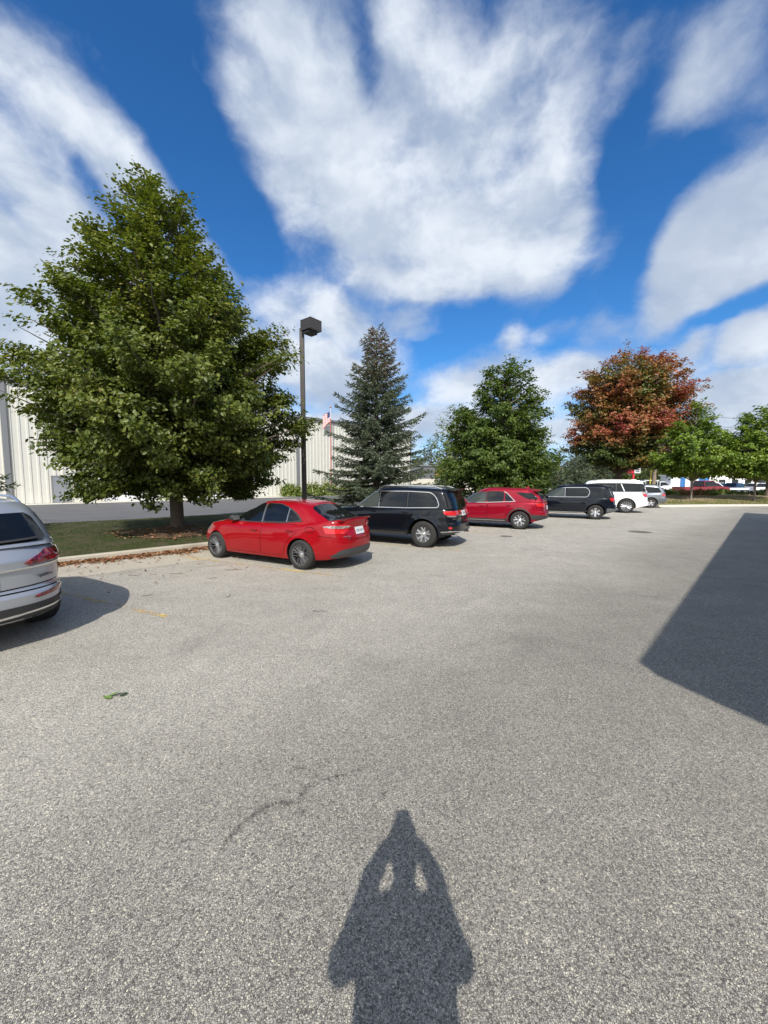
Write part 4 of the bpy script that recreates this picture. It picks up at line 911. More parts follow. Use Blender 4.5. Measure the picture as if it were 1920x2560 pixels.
def bldg_base(s, n): e = empty('building', SN(s, n)); return e
def keep_world(o, root): o.parent = root; o.matrix_parent_inverse = Matrix.Translation(root.location).inverted(); return o
wh = empty('warehouse', SN(0, 44)); setp(wh, 'long cream metal sided warehouse with grey eaves trim across the drive', 'building')
H1 = 10.1; S0, S1, WN = -62, 47.6, 44.0
kids = [ribbed('wall', S0, S1, WN, .05, H1, .52, None, M_WALL)]
b = MB(); e1 = S1+.26
def qb(mb, s0, s1, n0, n1, z0, z1):
    vs = [SN(s0, n0, z0), SN(s1, n0, z0), SN(s1, n1, z0), SN(s0, n1, z0), SN(s0, n0, z1), SN(s1, n0, z1), SN(s1, n1, z1), SN(s0, n1, z1)]
    mb.add(vs, [(0, 3, 2, 1), (4, 5, 6, 7), (0, 1, 5, 4), (1, 2, 6, 5), (2, 3, 7, 6), (3, 0, 4, 7)])
qb(b, e1, e1+.08, WN+.01, WN+30, .05, H1); qb(b, S0-.1, S0-.02, WN+.01, WN+30, .05, H1); kids.append(b.build('end_wall', M_WALL))
b = MB(); qb(b, S0-.3, e1+.3, WN-.32, WN-.10, H1-.08, H1+.17); kids.append(b.build('gutter_trim', M_TRIM))
b = MB(); b.add([SN(S0-.4, WN-.36, H1+.175), SN(e1+.4, WN-.36, H1+.175), SN(e1+.4, WN+15, H1+1.4), SN(S0-.4, WN+15, H1+1.4), SN(e1+.4, WN+30.3, H1+.175), SN(S0-.4, WN+30.3, H1+.175)], [(0, 1, 2, 3), (3, 2, 4, 5)]); kids.append(b.build('roof', M_ROOF))
b = MB(); qb(b, e1-.06, e1+.10, WN-.09, WN+.02, .05, H1-.1); kids.append(b.build('corner_trim', M_TRIM))
def at_px(px, n0):      # s coordinate on the line n = n0 seen at picture column px
    u = (px-960)/FPX*(1/math.cos(0)); 
    Y = n0/(ND.x*u+ND.y) if True else 0
    return LD.x*u*Y+LD.y*Y
for px in (24, 745):
    s_ = at_px(px, WN); b = MB(); qb(b, s_-.18, s_+.18, WN-.20, WN-.052, .05, H1-.06); kids.append(b.build('downspout', M_TRIM))
M_DOORG = mat('grey_door', (.22, .23, .25), rough=.5)
for px, wd, hg, nm in ((155, 1.1, 2.3, 'door'), (330, 4.2, 4.2, 'loading_door'), (520, 4.2, 4.2, 'loading_door')):
    s_ = at_px(px, WN); b = MB(); qb(b, s_-wd/2, s_+wd/2, WN-.085, WN-.055, .05, hg); d = b.build(nm, M_DOORG if nm == 'door' else mat('white_door', (.62, .63, .63), rough=.5)); kids.append(d)
    b = MB(); qb(b, s_-wd/2-.1, s_-wd/2, WN-.10, WN-.054, .05, hg+.1); qb(b, s_+wd/2, s_+wd/2+.1, WN-.10, WN-.054, .05, hg+.1); qb(b, s_-wd/2, s_+wd/2, WN-.10, WN-.054, hg, hg+.1); kids.append(b.build('door_frame', M_TRIM))
for k in kids: keep_world(k, wh)
# ------------------------------------------------------------------ the building whose corner shades the lot on the right
SH = Vector((2.68, 3.92)); HR = 5.2; dsh = Vector((.041, .999)).normalized(); ln = HR/math.tan(SUN_EL)
RC = SH-dsh*ln                                      # roof corner
LB = Vector((math.cos(R(45.2)), math.sin(R(45.2)))); NB = Vector((.36, -.933))     # along its long wall, and back along its skewed end wall
def BB(a, b_, z): p = RC+LB*a+NB*b_; return (p.x, p.y, z)
def qbb(mb, a0, a1, b0, b1, z0, z1):
    vs = [BB(a0, b0, z0), BB(a1, b0, z0), BB(a1, b1, z0), BB(a0, b1, z0), BB(a0, b0, z1), BB(a1, b0, z1), BB(a1, b1, z1), BB(a0, b1, z1)]
    mb.add(vs, [(0, 3, 2, 1), (4, 5, 6, 7), (0, 1, 5, 4), (1, 2, 6, 5), (2, 3, 7, 6), (3, 0, 4, 7)])
off = empty('office_building', BB(10, 6, 0)); setp(off, 'low cream building with flat overhanging roof that shades the right of the lot', 'building')
BL = 27.4
kids = []
b = MB(); qbb(b, .42, BL-.4, .42, 14, 0, HR-.28); kids.append(b.build('wall', M_WALL))
b = MB(); qbb(b, 0, BL, 0, 14.4, HR-.27, HR); kids.append(b.build('roof', M_TRIM))
for a in (4, 9, 14, 19, 24):
    b = MB(); qbb(b, a-.9, a+.9, .375, .415, 1.0, 2.4); wnd = b.build('window', M_GLASS); kids.append(wnd)
b = MB(); qbb(b, 6, 7, .375, .415, .02, 2.1); kids.append(b.build('door', M_DOORG))
for k in kids: keep_world(k, off)
# ------------------------------------------------------------------ the photographer (only the shadow falls into the picture)
M_SKIN = mat('skin', (.42, .26, .19), rough=.5); M_JACKET = mat('navy_jacket', (.03, .035, .05), rough=.85, fn=speck((.02, .025, .04), (.05, .055, .07), 40)); M_JEANS = mat('jeans', (.05, .07, .12), rough=.9); M_HAIR = mat('brown_hair', (.04, .025, .015), rough=.6); M_SHOE = mat('shoe', (.03, .03, .03), rough=.6)
px0, py0 = .022, -.12
def pb(x, y, z): return (px0+x, py0+y, z)
person = empty('person', (px0, py0, 0)); setp(person, 'person in a loose jacket standing with both arms raised, holding a phone before the forehead', 'person')
HZ = .075
def pa(x, y, z): return (px0+x, y, z)               # arm and hand points measured from the lens
def fused(name, limbs, blobs_, m, voxel=.011, smooth=4):
    """tapered limbs and rounded masses fused into one continuous skin"""
    q = MB()
    for pts, rad in limbs:
        pts = [Vector(p) for p in pts]; q.tube(pts, rad, 18)
        for p, r_ in zip(pts, rad): q.add(*ellipsoid_box(p, (r_*1.0, r_*1.0, r_*1.0), 2, 9))
    for c, h_, n_ in blobs_: q.add(*ellipsoid_box(c, h_, n_, 14))
    o = q.build(name, m); mo = o.modifiers.new('r', 'REMESH'); mo.mode = 'VOXEL'; mo.voxel_size = voxel
    sm_ = o.modifiers.new('s', 'SMOOTH'); sm_.iterations = smooth; sm_.factor = .5
    dg = bpy.context.evaluated_depsgraph_get(); me2 = bpy.data.meshes.new_from_object(o.evaluated_get(dg)); bpy.data.objects.remove(o)
    me2.materials.clear(); me2.materials.append(m); me2.shade_smooth(); return link(bpy.data.objects.new(name, me2))
ELR, ELL = pb(.220, .03, 1.365), pb(-.250, .03, 1.355); FR, FL = pa(.150, -.05, 1.62), pa(-.155, -.05, 1.62); WR, WL = pa(.058, -.045, 1.795), pa(-.058, -.045, 1.795)
body = fused('body', [([pb(0, 0, 1.50), pb(0, -.005, 1.60), pb(0, 0, 1.70)], [.062, .056, .056]), ([pb(.15, -.01, 1.54), ELR, FR, WR], [.050, .040, .036, .027]), ([pb(-.15, -.01, 1.54), ELL, FL, WL], [.050, .040, .036, .027]),
   ([pb(.09, 0, .92), pb(.11, .01, .50), pb(.12, -.02, .09)], [.085, .055, .040]), ([pb(-.09, 0, .92), pb(-.11, .01, .50), pb(-.12, -.02, .09)], [.085, .055, .040])],
   [(pb(0, 0, 1.22), (.15, .10, .34), 2.4), (pb(0, 0, .98), (.155, .11, .12), 2.3), (pb(0, 0, 1.50), (.17, .085, .07), 2.2),
    (pb(0, .0, 1.735+HZ), (.071, .088, .116), 2.25), (pb(0, .086, 1.722+HZ), (.012, .018, .022), 2), (pb(0, .070, 1.665+HZ), (.030, .022, .022), 2), (pb(0, .074, 1.765+HZ), (.052, .016, .010), 2.2),
    (pb(.074, -.01, 1.73+HZ), (.012, .018, .030), 2), (pb(-.074, -.01, 1.73+HZ), (.012, .018, .030), 2)], M_SKIN, .009, 3)
jk = fused('jacket', [([pb(.145, -.005, 1.535), ELR, FR, pa(.085, -.042, 1.755)], [.074, .058, .048, .038]), ([pb(-.145, -.005, 1.535), ELL, FL, pa(-.085, -.042, 1.755)], [.074, .058, .048, .038]), ([pb(0, -.01, 1.54), pb(0, -.012, 1.60)], [.085, .076])],
   [(pb(0, 0, 1.24), (.190, .135, .36), 3.0), (pb(0, 0, 1.49), (.185, .105, .085), 2.4), (pb(0, 0, .96), (.195, .145, .10), 3.2)], M_JACKET, .012, 5)
em = MB()
for sx_ in (1, -1): em.add(*ellipsoid_box(pb(.030*sx_, .078, 1.742+HZ), (.012, .010, .008), 2, 6))
eyes = em.build('eyes', mat('eye', (.5, .5, .5), rough=.2), None, True)
em = MB(); em.add(*ellipsoid_box(pb(0, .088, 1.690+HZ), (.022, .008, .006), 2, 6)); lips = em.build('mouth', mat('lips', (.35, .12, .10), rough=.5), None, True)
hr = MB(); hr.add(*ellipsoid_box(pb(0, -.022, 1.765+HZ), (.079, .092, .102), 2.2, 12)); hair = hr.build('hair', M_HAIR, None, True)
kids = [body, jk, hair, eyes, lips]
for sx_ in (1, -1):                                  # hands close on the long edges of the phone
    for k in range(4):
        z = 1.845+.018*k; ln_ = (.96, 1.0, .97, .86)[k]; z -= .02; pts = [pa(.040*sx_, -.045, z-.02), pa(.052*sx_*ln_, -.036, z), pa(.048*sx_*ln_, -.016, z+.004), pa(.030*sx_, -.012, z+.004)]
        f_ = MB(); f_.tube([Vector(q) for q in pts], [.010, .0095, .0085, .007], 8); kids.append(f_.build('finger', M_SKIN, None, True))
    f_ = MB(); f_.add(*ellipsoid_box(pa(.052*sx_, -.050, 1.825), (.020, .016, .050), 2.4, 8)); kids.append(f_.build('palm', M_SKIN, None, True))
    f_ = MB(); f_.tube([Vector(pa(.046*sx_, -.052, 1.82)), Vector(pa(.026*sx_, -.046, 1.84)), Vector(pa(.012*sx_, -.036, 1.855))], [.012, .010, .008], 8); kids.append(f_.build('thumb', M_SKIN, None, True))
legs = fused('jeans', [([pb(.095, 0, .90), pb(.112, .012, .50), pb(.12, -.015, .12)], [.108, .080, .072]), ([pb(-.095, 0, .90), pb(-.112, .012, .50), pb(-.12, -.015, .12)], [.108, .080, .072])], [(pb(0, 0, .95), (.175, .128, .10), 2.6)], M_JEANS, .012, 4)
kids.append(legs)
for sx_ in (1, -1):
    f_ = MB(); f_.add(*ellipsoid_box(pb(.13*sx_, .05, .05), (.05, .14, .05), 2.8, 8)); kids.append(f_.build('shoe', M_SHOE, None, True))
for k in kids: keep_world(k, person)
ph = MB(); ph.box((px0-.038, -.034, 1.800), (px0+.038, -.026, 1.950)); phone = ph.build('phone', M_ALLOYD); setp(phone, 'black phone held upright in both hands of the person', 'phone')
# ------------------------------------------------------------------ TREES
def leaf_arrays(P_, Nn, T_, size, asp=.62):
    """folded leaves: P centres, Nn normals, T long axis, size array"""
    Bn = np.cross(Nn, T_); Bn /= np.linalg.norm(Bn, axis=1)[:, None]+1e-9
    s = size[:, None]
    a = P_-T_*s*.5; c = P_+T_*s*.5; w_ = Bn*s*asp*.5; u_ = Nn*s*.10
    V = np.stack([a, P_-T_*s*.24+w_*.86+u_, P_+T_*s*.16+w_*.84+u_, c, P_+T_*s*.16-w_*.84+u_, P_-T_*s*.24-w_*.86+u_], 1).reshape(-1, 3); k = np.arange(len(P_))*6
    F = np.stack([np.stack([k, k+1, k+2, k+3], 1), np.stack([k, k+3, k+4, k+5], 1)], 1).reshape(-1, 4)
    return V, F
def np_mesh(name, V, F, m, tint, parent):
    me = bpy.data.meshes.new(name); nv, nf = len(V), len(F); k = F.shape[1]
    me.vertices.add(nv); me.vertices.foreach_set('co', V.astype(np.float32).ravel())
    me.loops.add(nf*k); me.loops.foreach_set('vertex_index', F.astype(np.int32).ravel())
    me.polygons.add(nf); me.polygons.foreach_set('loop_start', np.arange(0, nf*k, k, dtype=np.int32)); me.polygons.foreach_set('loop_total', np.full(nf, k, np.int32))
    me.update(calc_edges=True); me.materials.append(m)
    at = me.attributes.new('tint', 'FLOAT', 'FACE'); at.data.foreach_set('value', tint.astype(np.float32))
    return link(bpy.data.objects.new(name, me), parent)
def unit(v): return v/(np.linalg.norm(v, axis=-1, keepdims=True)+1e-9)
def broad_tree(name, label, cat, loc, prof, trunk_r, trunk_h, mleaf, mbark, nb, leaves, size, seed, group=None, gap=.0, tintf=None, droop=.15, shift=lambda z: (0, 0), twig=.36, lean=(0, 0), open_=.45, forks=None, up=.55, wind=(0, 0, 0), spr=.68):
    """prof: (height, radius) of the crown; nb boughs reach its outline, sprays of leaves hang along their outer part"""
    rng = np.random.default_rng(seed); root = empty(name, loc); setp(root, label, cat, group)
    zs = np.array([p[0] for p in prof]); rs = np.array([p[1] for p in prof]); ztop = zs.max(); zlow = zs.min()
    order = np.argsort(zs); Rz = lambda z: np.interp(z, zs[order], rs[order])
    wood = MB(); n_seg = 9
    tp = []; tr_ = []
    for i in range(n_seg+1):
        f = i/n_seg; z = ztop*.93*f; sx_, sy_ = shift(z); tp.append((sx_*f+lean[0]*f, sy_*f+lean[1]*f, z-.06 if i == 0 else z)); tr_.append(trunk_r*(1-f)**.9*(1.28 if i == 0 else 1)+.015)
    tp.insert(1, (0, 0, .16)); tr_.insert(1, trunk_r*1.12); tp.insert(2, (0, 0, .5)); tr_.insert(2, trunk_r*.98)
    wood.tube(tp, tr_, 12)
    ax = lambda z: np.array([np.interp(z, [p[2] for p in tp], [p[0] for p in tp]), np.interp(z, [p[2] for p in tp], [p[1] for p in tp]), z])
    # bough tips: area weighted on the outline
    zz = np.linspace(zlow, ztop, 60); cdf = np.cumsum(Rz(zz)+.15); cdf /= cdf[-1]
    C = []; D_ = []; br = MB()
    for i in range(nb):
        z = np.interp((i+.5)/nb, cdf, zz)+rng.normal(0, .05); a = i*2.399963+rng.normal(0, .25)
        rr = Rz(z)*rng.uniform(.72, 1.06); sx_, sy_ = shift(z)
        tip = np.array([sx_+rr*math.cos(a), sy_+rr*math.sin(a), z])
        zb_ = max(trunk_h*rng.uniform(.8, 1.15), z-up*rr-rng.uniform(0, .5)); zb_ = min(zb_, ztop*.9)
        p0 = ax(zb_); mid = p0*.5+tip*.5+np.array([0, 0, .10*rr]); pts = []
        for k in range(7):
            t = k/6; pts.append((1-t)**2*p0+2*t*(1-t)*mid+t*t*tip+rng.normal(0, .03, 3)*(k > 0))
        r0 = min(trunk_r*.42, .02+.016*rr*1.6); br.tube(pts, [max(.008, r0*(1-k/6.5)) for k in range(7)], 5, cap=False)
        pts = np.array(pts); L = rr
        ns = max(3, int(L/twig*2.6*leaves[1]))
        for k in range(ns):
            t = open_+(1.02-open_)*rng.random()**.75; q = pts[min(6, int(t*6))]*(1-(t*6) % 1)+pts[min(6, int(t*6)+1)]*((t*6) % 1) if t < 1 else pts[6]
            sp = twig*(.55+L*.13)*(1.25-t*.5)*spr; o_ = np.clip(rng.normal(0, 1, 3), -1.6, 1.6)*np.array([sp, sp, sp*.55]); 
            C.append(q+o_); od = unit(q-ax(q[2]*.85)); D_.append(unit(od+rng.normal(0, .35, 3)))
    C = np.array(C); D_ = np.array(D_)
    if gap > 0:   # natural holes
        keep = np.array([mnoise.noise(Vector(c*(1.1/ (1+.05*ztop)))+Vector((seed, 0, 0))) > -.5+gap for c in C]); C = C[keep]; D_ = D_[keep]
    nl = leaves[0]; n = len(C)*nl; ci = np.repeat(np.arange(len(C)), nl)
    al = rng.uniform(-.6, 1, n)[:, None]; sz = size*rng.uniform(.6, 1.25, n)
    P_ = C[ci]+D_[ci]*al*twig*.8+np.clip(rng.normal(0, 1, (n, 3)), -1.7, 1.7)*np.array([.30, .30, .16])*twig
    P_[:, 2] -= droop*np.abs(al[:, 0])*twig
    sxa = np.array([shift(z) for z in P_[:, 2]]); out = P_-np.c_[sxa, np.full(n, zlow+.35*(ztop-zlow))]; out = unit(out)
    Nn = unit(out*.55+np.array([0, 0, .75])+rng.normal(0, .48, (n, 3))); T_ = unit(D_[ci]*.8+np.array([0, 0, -.45])+np.array(wind)+rng.normal(0, .45, (n, 3))); T_ = unit(T_-Nn*np.sum(T_*Nn, 1)[:, None])
    V, F = leaf_arrays(P_, Nn, T_, sz)
    clump = np.array([mnoise.noise(Vector(c*.9)+Vector((seed*3.1, 5, 1))) for c in C])
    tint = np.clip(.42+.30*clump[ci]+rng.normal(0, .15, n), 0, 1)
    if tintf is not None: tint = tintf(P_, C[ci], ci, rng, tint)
    wood.build('trunk', mbark, root, True, 60); br.build('branches', mbark, root, True, 60)
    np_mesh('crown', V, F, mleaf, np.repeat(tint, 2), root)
    return root
def hz(px, py, Y):
    d = pxray(px, py); t = Y/d.y; return (d.x*t, CAMH+d.z*t)
sh1 = lambda z: (float(np.interp(z, [1.4, 2.4, 3.3, 4.2, 5.5, 6.7, 7.5, 8.4, 9.9, 11.6], [-.1, -.1, .2, .2, .2, -.02, -.30, -.25, -.25, -.35])), 0)
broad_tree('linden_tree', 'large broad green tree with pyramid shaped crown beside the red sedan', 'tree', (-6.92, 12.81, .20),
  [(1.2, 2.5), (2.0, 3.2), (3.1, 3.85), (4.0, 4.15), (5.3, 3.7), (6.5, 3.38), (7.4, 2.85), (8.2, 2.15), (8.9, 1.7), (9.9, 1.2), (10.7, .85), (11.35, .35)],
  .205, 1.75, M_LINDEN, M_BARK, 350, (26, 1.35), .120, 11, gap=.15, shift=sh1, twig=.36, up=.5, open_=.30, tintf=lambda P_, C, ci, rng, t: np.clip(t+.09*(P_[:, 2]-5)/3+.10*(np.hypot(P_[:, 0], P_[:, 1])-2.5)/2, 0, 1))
sh2 = lambda z: (-.2 if z < 7 else .2, 0)
broad_tree('linden_tree', 'dense green pyramid shaped tree behind the crimson crossover', 'tree', (8.45, 27.9, .2),
  [(.9, 3.0), (1.8, 3.7), (3.1, 3.9), (4.4, 3.7), (5.7, 3.25), (6.9, 2.75), (8.0, 2.2), (8.9, 1.75), (9.8, 1.2), (10.3, .5)],
  .22, 1.5, M_LINDEN2, M_BARKG, 250, (17, 1.1), .20, 23, gap=.10, shift=sh2, twig=.48, up=.5, open_=.35)
def maple_tint(P_, C, ci, rng, t):
    z = P_[:, 2]; r = np.hypot(P_[:, 0], P_[:, 1]); nz = np.array([mnoise.noise(Vector(c*.35)) for c in C[::1]])
    v = .28+.045*(z-6)+.04*(r-4)+.62*nz+rng.normal(0, .13, len(z)); return np.clip(v, 0, 1)
mx_, mz_ = hz(1545, 1204, 42.0)
broad_tree('maple_tree', 'large round tree turning red and orange over green, behind the white wagon', 'tree', (mx_, 42.0, .1),
  [(3.5, 3.9), (4.6, 5.2), (6, 5.8), (8, 6.0), (10, 5.9), (12, 5.4), (13.4, 4.7), (14.7, 2.9), (15.6, 1.2), (16.1, .4)],
  .42, 3.2, M_MAPLE, M_BARK, 330, (17, .9), .25, 37, gap=.27, shift=lambda z: (.9*min(1, z/8), 0), twig=.62, up=.45, open_=.42, tintf=maple_tint, droop=.05, wind=(.5, 0, .35))
for i, (px, Y, h_, r_, sd_, lab) in enumerate(((1727, 33.0, 8.4, 2.9, 41, 'slender young green tree on the bank, left of the two young trees'), (1885, 32.0, 8.0, 3.0, 43, 'young green tree on the bank at the right edge'))):
    x_ = hz(px, 1250, Y)[0]
    broad_tree('young_tree', lab, 'tree', (x_, Y, bank(x_, Y)-.03), [(2.1, r_*.55), (2.7, r_*.95), (3.8, r_*1.02), (5.0, r_*.85), (6.2, r_*.6), (7.3, r_*.35), (h_, .2)],
      .075, 1.9, M_YOUNG, M_BARKG, 150, (14, 1.1), .22, sd_, group='young trees on the bank', gap=.22, twig=.45, up=.6, open_=.3, shift=lambda z: (.1*math.sin(z), 0))
x_ = hz(1890, 1250, 36)[0]
broad_tree('young_tree', 'dark trunked tree standing just behind the young tree at the right edge', 'tree', (x_+1.0, 36, bank(x_, 36)), [(2.5, 2.2), (3.7, 3.0), (5, 2.6), (6.5, 1.6), (7.6, .3)], .16, 1.9, M_YOUNG, M_BARK, 80, (9, 1.0), .22, 47, group='young trees on the bank', gap=.2, twig=.5)
x_ = hz(1140, 1200, 44)[0]
broad_tree('ash_tree', 'pale yellow green airy tree showing behind the left of the dense green tree', 'tree', (x_, 44, 0), [(3.0, 1.8), (5, 2.8), (7.5, 2.6), (9, 2.0), (10.6, .6)], .16, 2.5, M_ASH, M_BARKG, 70, (9, .9), .24, 53, gap=.3, twig=.6)

def spruce(name, label, loc, H, Rm, nwh, seed, blade=.20, cones=True, group=None, dens=1.0, low=.25):
    rng = np.random.default_rng(seed); root = empty(name, loc); setp(root, label, 'tree', group)
    t = MB(); t.tube([(0, 0, -.1), (0, 0, H*.5), (0, 0, H*.97)], [H*.017, H*.010, .012], 8); t.build('trunk', M_BARK, root, True)
    br = MB(); A = []; B_ = []; Tn = []
    for k in range(nwh):
        z = low+(H-low-.25)*(k/nwh)**1.04; f = z/H; nbr = 7 if f < .75 else 5
        for j in range(nbr):
            a = k*1.1+2*math.pi*j/nbr+rng.normal(0, .18); L = Rm*(1-f)**.85*(rng.uniform(.68, 1.0) if rng.random() < .8 else rng.uniform(1.0, 1.15))+.10
            up = (-.12+.95*f**1.3)+rng.normal(0, .07); d = np.array([math.cos(a), math.sin(a), up]); d[:2] *= 1; pts = []
            for m_ in range(6):
                u = m_/5; pts.append(np.array([0, 0, z+rng.normal(0, .01)])+np.array([d[0], d[1], 0])*L*u+np.array([0, 0, L*(up*u-.28*(u-u*u*1.15)*(1-f))]))
            br.tube(pts, [max(.006, .022*L/2*(1-m_/5.5)) for m_ in range(6)], 4, cap=False)
            pts = np.array(pts); ntw = int(max(5, L*17*dens))
            for q in range(ntw):
                u = .12+.88*(q+rng.random())/ntw; i0 = min(4, int(u*5)); c = pts[i0]*(1-(u*5-i0))+pts[i0+1]*(u*5-i0)
                side = 1 if q % 2 else -1; tl = (.16+.42*(1-u)*min(1, L/1.6))*rng.uniform(.7, 1.2)
                sd_ = np.array([-math.sin(a), math.cos(a), 0])*side; dr = unit(sd_*.75+np.array([math.cos(a), math.sin(a), 0])*.65+np.array([0, 0, -.32+.25*f])+rng.normal(0, .12, 3))
                nn_ = max(3, int(tl*26*dens))
                for m_ in range(nn_):
                    w_ = (m_+rng.random())/nn_; p = c+dr*tl*w_+np.array([0, 0, -.05*w_*w_]); th = rng.uniform(0, 6.283)
                    e = unit(dr*.75+np.array([rng.normal(0, .45), rng.normal(0, .45), rng.normal(.12, .35)]))
                    A.append(p); B_.append(e); Tn.append((f, u, k))
            for m_ in range(4): A.append(pts[5]-unit(pts[5]-pts[4])*.03*m_); B_.append(unit(unit(pts[5]-pts[4])+rng.normal(0, .3, 3)+np.array([0, 0, .2]))); Tn.append((f, 1, k))
    A = np.array(A); B_ = np.array(B_); Tn = np.array(Tn); n = len(A)
    W_ = unit(np.cross(B_, rng.normal(0, 1, (n, 3)))); s = (blade*rng.uniform(.6, 1.2, n))[:, None]
    V = np.stack([A-W_*s*.16, A+W_*s*.16, A+B_*s], 1).reshape(-1, 3); F = np.arange(3*n).reshape(-1, 3)
    tint = np.clip(.42+.22*(Tn[:, 1]-.5)+rng.normal(0, .16, n), 0, .84)
    if cones: cm = (rng.random(n) < np.clip((Tn[:, 0]-.58)*1.9, 0, .48)); tint = np.where(cm, rng.uniform(.87, 1, n), tint)
    br.build('branches', M_BARK, root); np_mesh('crown', V, F, M_NEEDLE, tint, root); return root
spruce('spruce_tree', 'tall blue green spruce with brown cones at the top, beside the lamp post', (-.36, 19.0, .15), 9.3, 3.35, 30, 5, blade=.15, dens=1.35)
spruce('spruce_tree', 'dark conifer boughs at the left edge of the picture behind the silver wagon', (-14.9, 11.6, .15), 4.6, 3.2, 15, 6, cones=False)
for i, (px, Y, h_, r_, lab) in enumerate(((1370, 33.5, 4.2, 2.5, 'low spreading spruce right of the dense green tree'), (1440, 36, 4.4, 2.6, 'low spreading spruce nearer the red maple'), (1500, 40, 3.6, 2.2, 'small grey green spruce under the red maple'))):
    spruce('low_spruce', lab, (hz(px, 1230, Y)[0], Y, 0), h_, r_, 14, 60+i, blade=.30, cones=False, group='low spruces behind the parked row', dens=.55, low=.15)

def bush(name, label, loc, rx, ry, h, n, size, mleaf, seed, group=None, flowers=0):
    rng = np.random.default_rng(seed); root = empty(name, loc); setp(root, label, 'bush', group)
    st = MB()
    for k in range(9):
        a = k*2.4; st.tube([(0.1*math.cos(a), .1*math.sin(a), -.1), (rx*.55*math.cos(a), ry*.55*math.sin(a), h*.75)], [.02, .008], 4)
    st.build('stems', M_BARK, root)
    c = unit(rng.normal(0, 1, (60, 3))); c[:, 2] = np.abs(c[:, 2]); c = c*np.array([rx, ry, h*.75])*rng.uniform(.55, .95, (60, 1)); ci = rng.integers(0, 60, n)
    P_ = c[ci]+rng.normal(0, 1, (n, 3))*np.array([rx, ry, h])*.12; P_[:, 2] = np.abs(P_[:, 2])+.05
    Nn = unit(unit(P_)+rng.normal(0, .5, (n, 3))+np.array([0, 0, .4])); T_ = unit(np.cross(Nn, rng.normal(0, 1, (n, 3))))
    V, F = leaf_arrays(P_, Nn, T_, size*rng.uniform(.6, 1.3, n)); tint = np.clip(.45+rng.normal(0, .22, n), 0, .86)
    if flowers: tint = np.where(rng.random(n) < flowers, .97, tint)
    np_mesh('foliage', V, F, mleaf, np.repeat(tint, 2), root); return root
# shrubs along the warehouse wall
for i, (px, w_, h_, fl, lab) in enumerate(((728, 1.5, 2.0, .02, 'leafy green bush against the warehouse wall left of the lamp post'), (782, 1.4, 2.1, .12, 'pale flowering bush against the warehouse wall just right of the lamp post'), (822, 1.5, 2.3, .16, 'pale flowering bush at the foot of the flagpole'), (862, 1.3, 2.0, .1, 'flowering bush half hidden behind the spruce'), (910, 1.4, 2.1, .05, 'bush behind the lower boughs of the spruce'))):
    s_ = at_px(px, 42.6); p = SN(s_, 42.6, .03); bush('flowering_bush', lab, p, w_, 1.1, h_, 2600, .22, M_BUSH, 80+i, 'bushes along the warehouse wall', fl)
# hedge bushes on the bank
cols = [(1650, .85), (1680, .9), (1712, .72), (1745, .75), (1778, .72), (1812, .7), (1848, .62), (1905, .7)]
desc = ['bright green bush beside the grey wagon', 'green bush second from the grey wagon', 'reddish bush below the bed of the red pickup', 'bush turning orange right of the slender tree trunk', 'dark bush in front of the nose of the red pickup', 'low dark green bush midway between the two young trees', 'low bush just left of the right hand young tree', 'low dark bush at the right edge beyond the trunks']
for i, (px, h_) in enumerate(cols):
    Y = 38.5; x_ = hz(px, 1225, Y)[0]
    bush('hedge_bush', desc[i], (x_, Y, bank(x_, Y)-.05), .80, .7, h_, 1500, .16, M_BUSHR if i in (2, 3) else M_BUSH, 120+i, 'bushes in a row on the bank', 0)

# distant belt of trees
def far_tree(i, px, top, Y, w_, lab, m=M_FAR):
    x_, zt_ = hz(px, top, Y); r_ = w_/FPX*Y/2
    broad_tree('distant_tree', lab, 'tree', (x_, Y, 0), [(zt_*.12, r_*.7), (zt_*.35, r_), (zt_*.6, r_*.95), (zt_*.82, r_*.6), (zt_, r_*.12)], .3, zt_*.15, m, M_BARK, 70, (7, .55), .012*Y*.55, 200+i, group='trees beyond the street', twig=1.1, gap=.08, open_=.25)
far_spec = [(1078, 1100, 80, 90, 'far tree between the spruce and the yellow sign', M_FAR), (1120, 1120, 66, 60, 'bright green far tree over the yellow sign', M_LINDEN2), (1040, 1135, 95, 80, 'distant dark tree just right of the spruce', M_FAR), (1225, 1110, 90, 120, 'far tree hidden behind the dense green tree', M_FAR),
  (1400, 1120, 75, 90, 'far tree in the gap left of the red maple', M_LINDEN2), (1455, 1135, 85, 90, 'far tree below the left boughs of the red maple', M_FAR), (1520, 1110, 90, 110, 'distant tree behind the trunk of the red maple', M_FAR), (1600, 1120, 85, 100, 'green far tree behind the red pole sign', M_LINDEN2),
  (1660, 1100, 90, 110, 'distant dark tree behind the timber pole', M_FAR), (1720, 1115, 100, 100, 'distant tree behind the slender young tree', M_FAR), (1560, 1090, 110, 120, 'tall far tree at the back, behind the maple', M_FAR), (1650, 1135, 72, 60, 'small far tree beside the timber pole', M_FAR), (1905, 1165, 110, 70, 'low distant tree at the right edge', M_FAR), (1345, 1130, 80, 70, 'far tree peeping right of the dense green tree', M_FAR)]
for i, a in enumerate(far_spec): far_tree(i, a[0], a[1], a[2], a[3], a[4], a[5])
# ================================================================== STREET FURNITURE AND SMALL THINGS
M_BRONZE = mat('dark_bronze_paint', (.045, .038, .032), rough=.5, fn=speck((.038, .032, .028), (.058, .050, .043), 3))
